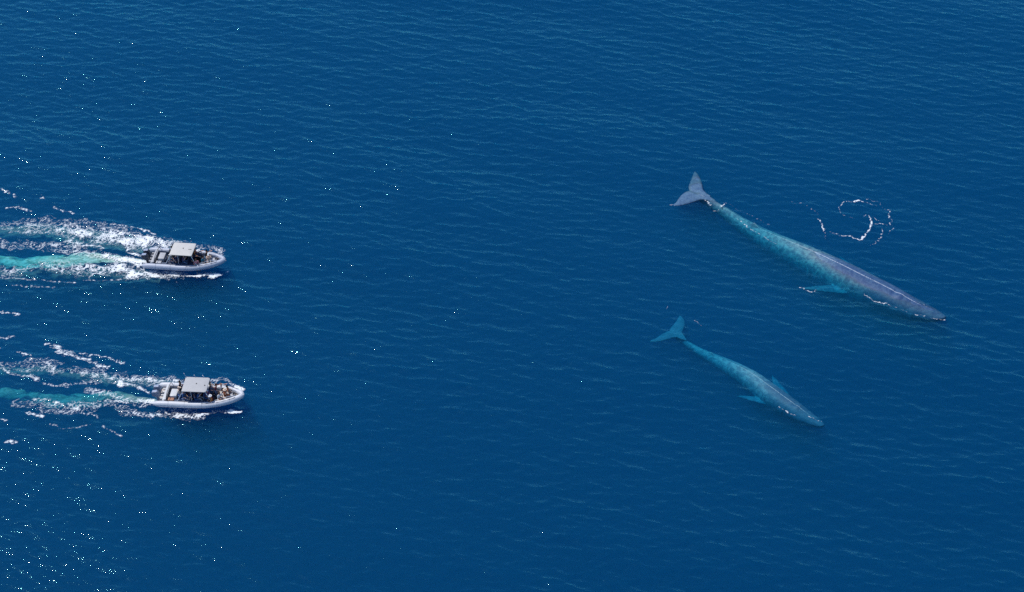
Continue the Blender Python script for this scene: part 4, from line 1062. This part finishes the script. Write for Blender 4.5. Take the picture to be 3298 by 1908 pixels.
# x from the stern, y to port (far side), z support height
for a in [
 (2.85, 0.10, 0.13, 0, "stand_lean", 1, "maroon", "khaki", "dark", None, "person in maroon standing behind the console under the cream roof"),
 (2.78, -0.62, SZ, -15, "sit", 0, "white", "denim", "brown", ("cap", "white"), "white capped person seated at the near rear corner under the cream roof"),
 (2.78, 0.62, SZ, 10, "sit_back", 1, "black", "navy", "dark", None, "person in black seated on the far side under the cream roof"),
 (3.55, -0.78, 0.13, -60, "stand", 0, "navy", "navy", "blond_long", None, "fair haired person in navy standing at the near side of the cream roofed boat's console"),
 (4.18, -0.62, SZ, -20, "sit_photo", 0, "purple", "denim", "brown_long", None, "person in purple holding hands to face beneath the cream roof's front edge"),
 (4.18, 0.62, SZ, 5, "sit", 2, "navy", "black", "dark", None, "person in navy seated at the far front corner under the cream roof"),
 (5.02, 0.42, SZ, 10, "sit", 0, "orange", "navy", "brown", None, "person in orange just ahead of the cream roof"),
 (5.05, 0.88, 0.62, 20, "sit_back", 0, "pink", "denim", "blond_long", None, "person in pink leaning on the far tube ahead of the cream roof"),
 (5.02, -0.42, SZ, -25, "sit_point", 1, "navy", "navy", "dark", None, "person in navy pointing, seated ahead of the cream roof"),
 (5.50, 0.10, 0.13, -10, "stand_lean", 0, "navy", "black", "brown", ("hat", "white"), "person in a white sun hat standing amidships forward of the cream roof"),
 (5.55, -0.82, 0.60, -60, "sit", 0, "pink", "navy", "brown_long", None, "person in pink perched on the near tube of the navy interior boat"),
 (6.15, -0.48, SZ - 0.05, -30, "sit", 1, "teal", "beige", "dark", None, "person in teal top and beige trousers at the navy boat's bow"),
 (6.25, 0.42, SZ - 0.05, -10, "sit_point", 1, "black", "black", "dark", None, "person in black pointing at the navy boat's bow"),
 (6.65, -0.06, SZ - 0.05, -70, "sit_photo", 0, "beige", "beige", "blond", ("cap", "white"), "person in beige with a white cap, foremost at the navy boat's bow"),
]: add_person(boatA, *a, GA)
for a in [
 (2.30, 0.42, 0.13, 0, "stand", 1, "black", "black", "dark", None, "person in black standing at the rear far corner of the grey roof"),
 (2.28, -0.35, 0.13, 0, "stand_lean", 0, "beige", "denim", "brown", ("cap", "beige"), "person in beige standing behind the grey roof"),
 (2.78, -0.62, SZ, -20, "sit", 0, "blue", "denim", "brown", None, "person in blue seated at the near rear side under the grey roof"),
 (3.60, -0.75, 0.13, -40, "stand", 1, "navy", "black", "dark", None, "person in navy standing beside the console under the grey roof"),
 (4.18, -0.62, SZ, -20, "sit_photo", 0, "blue", "grey", "brown_long", None, "long haired person in blue beneath the grey roof's front edge"),
 (4.18, 0.62, SZ, 0, "sit", 1, "purple", "navy", "dark", None, "person in purple seated on the far side under the grey roof"),
 (5.02, 0.42, SZ, 5, "sit", 0, "navy", "denim", "blond", None, "fair haired person in navy just ahead of the grey roof"),
 (5.05, 0.90, 0.62, 20, "sit_back", 0, "white", "white", "brown", None, "person in white on the far tube ahead of the grey roof"),
 (5.02, -0.42, SZ, -30, "sit_back", 1, "purple", "maroon", "dark", ("cap", "white"), "person in purple with a white cap seated ahead of the grey roof"),
 (5.50, -0.86, 0.60, 200, "sit", 1, "orange", "navy", "brown", ("hat", "white"), "person in orange with a white sun hat perched on the near tube"),
 (5.62, 0.28, 0.13, -5, "stand_lean", 0, "maroon", "denim", "brown_long", None, "person in maroon standing forward on the white tubed boat"),
 (6.00, 0.60, SZ - 0.05, -10, "sit_point", 0, "white", "navy", "dark", None, "person in white pointing, seated at the far side of the white tubed bow"),
 (6.10, -0.52, SZ - 0.05, -35, "sit", 1, "white", "rust", "brown", None, "person in white top and rust trousers at the near side of the white tubed bow"),
 (6.52, -0.10, SZ - 0.05, -20, "sit_photo", 0, "rust", "rust", "blond", ("hat", "beige"), "person in rust with a beige sun hat on the white tubed boat's bow cushion"),
 (6.75, 0.34, SZ - 0.05, 10, "sit_back", 2, "rust", "grey", "dark", None, "person in rust farthest forward on the white tubed boat"),
]: add_person(boatB, *a, GB)
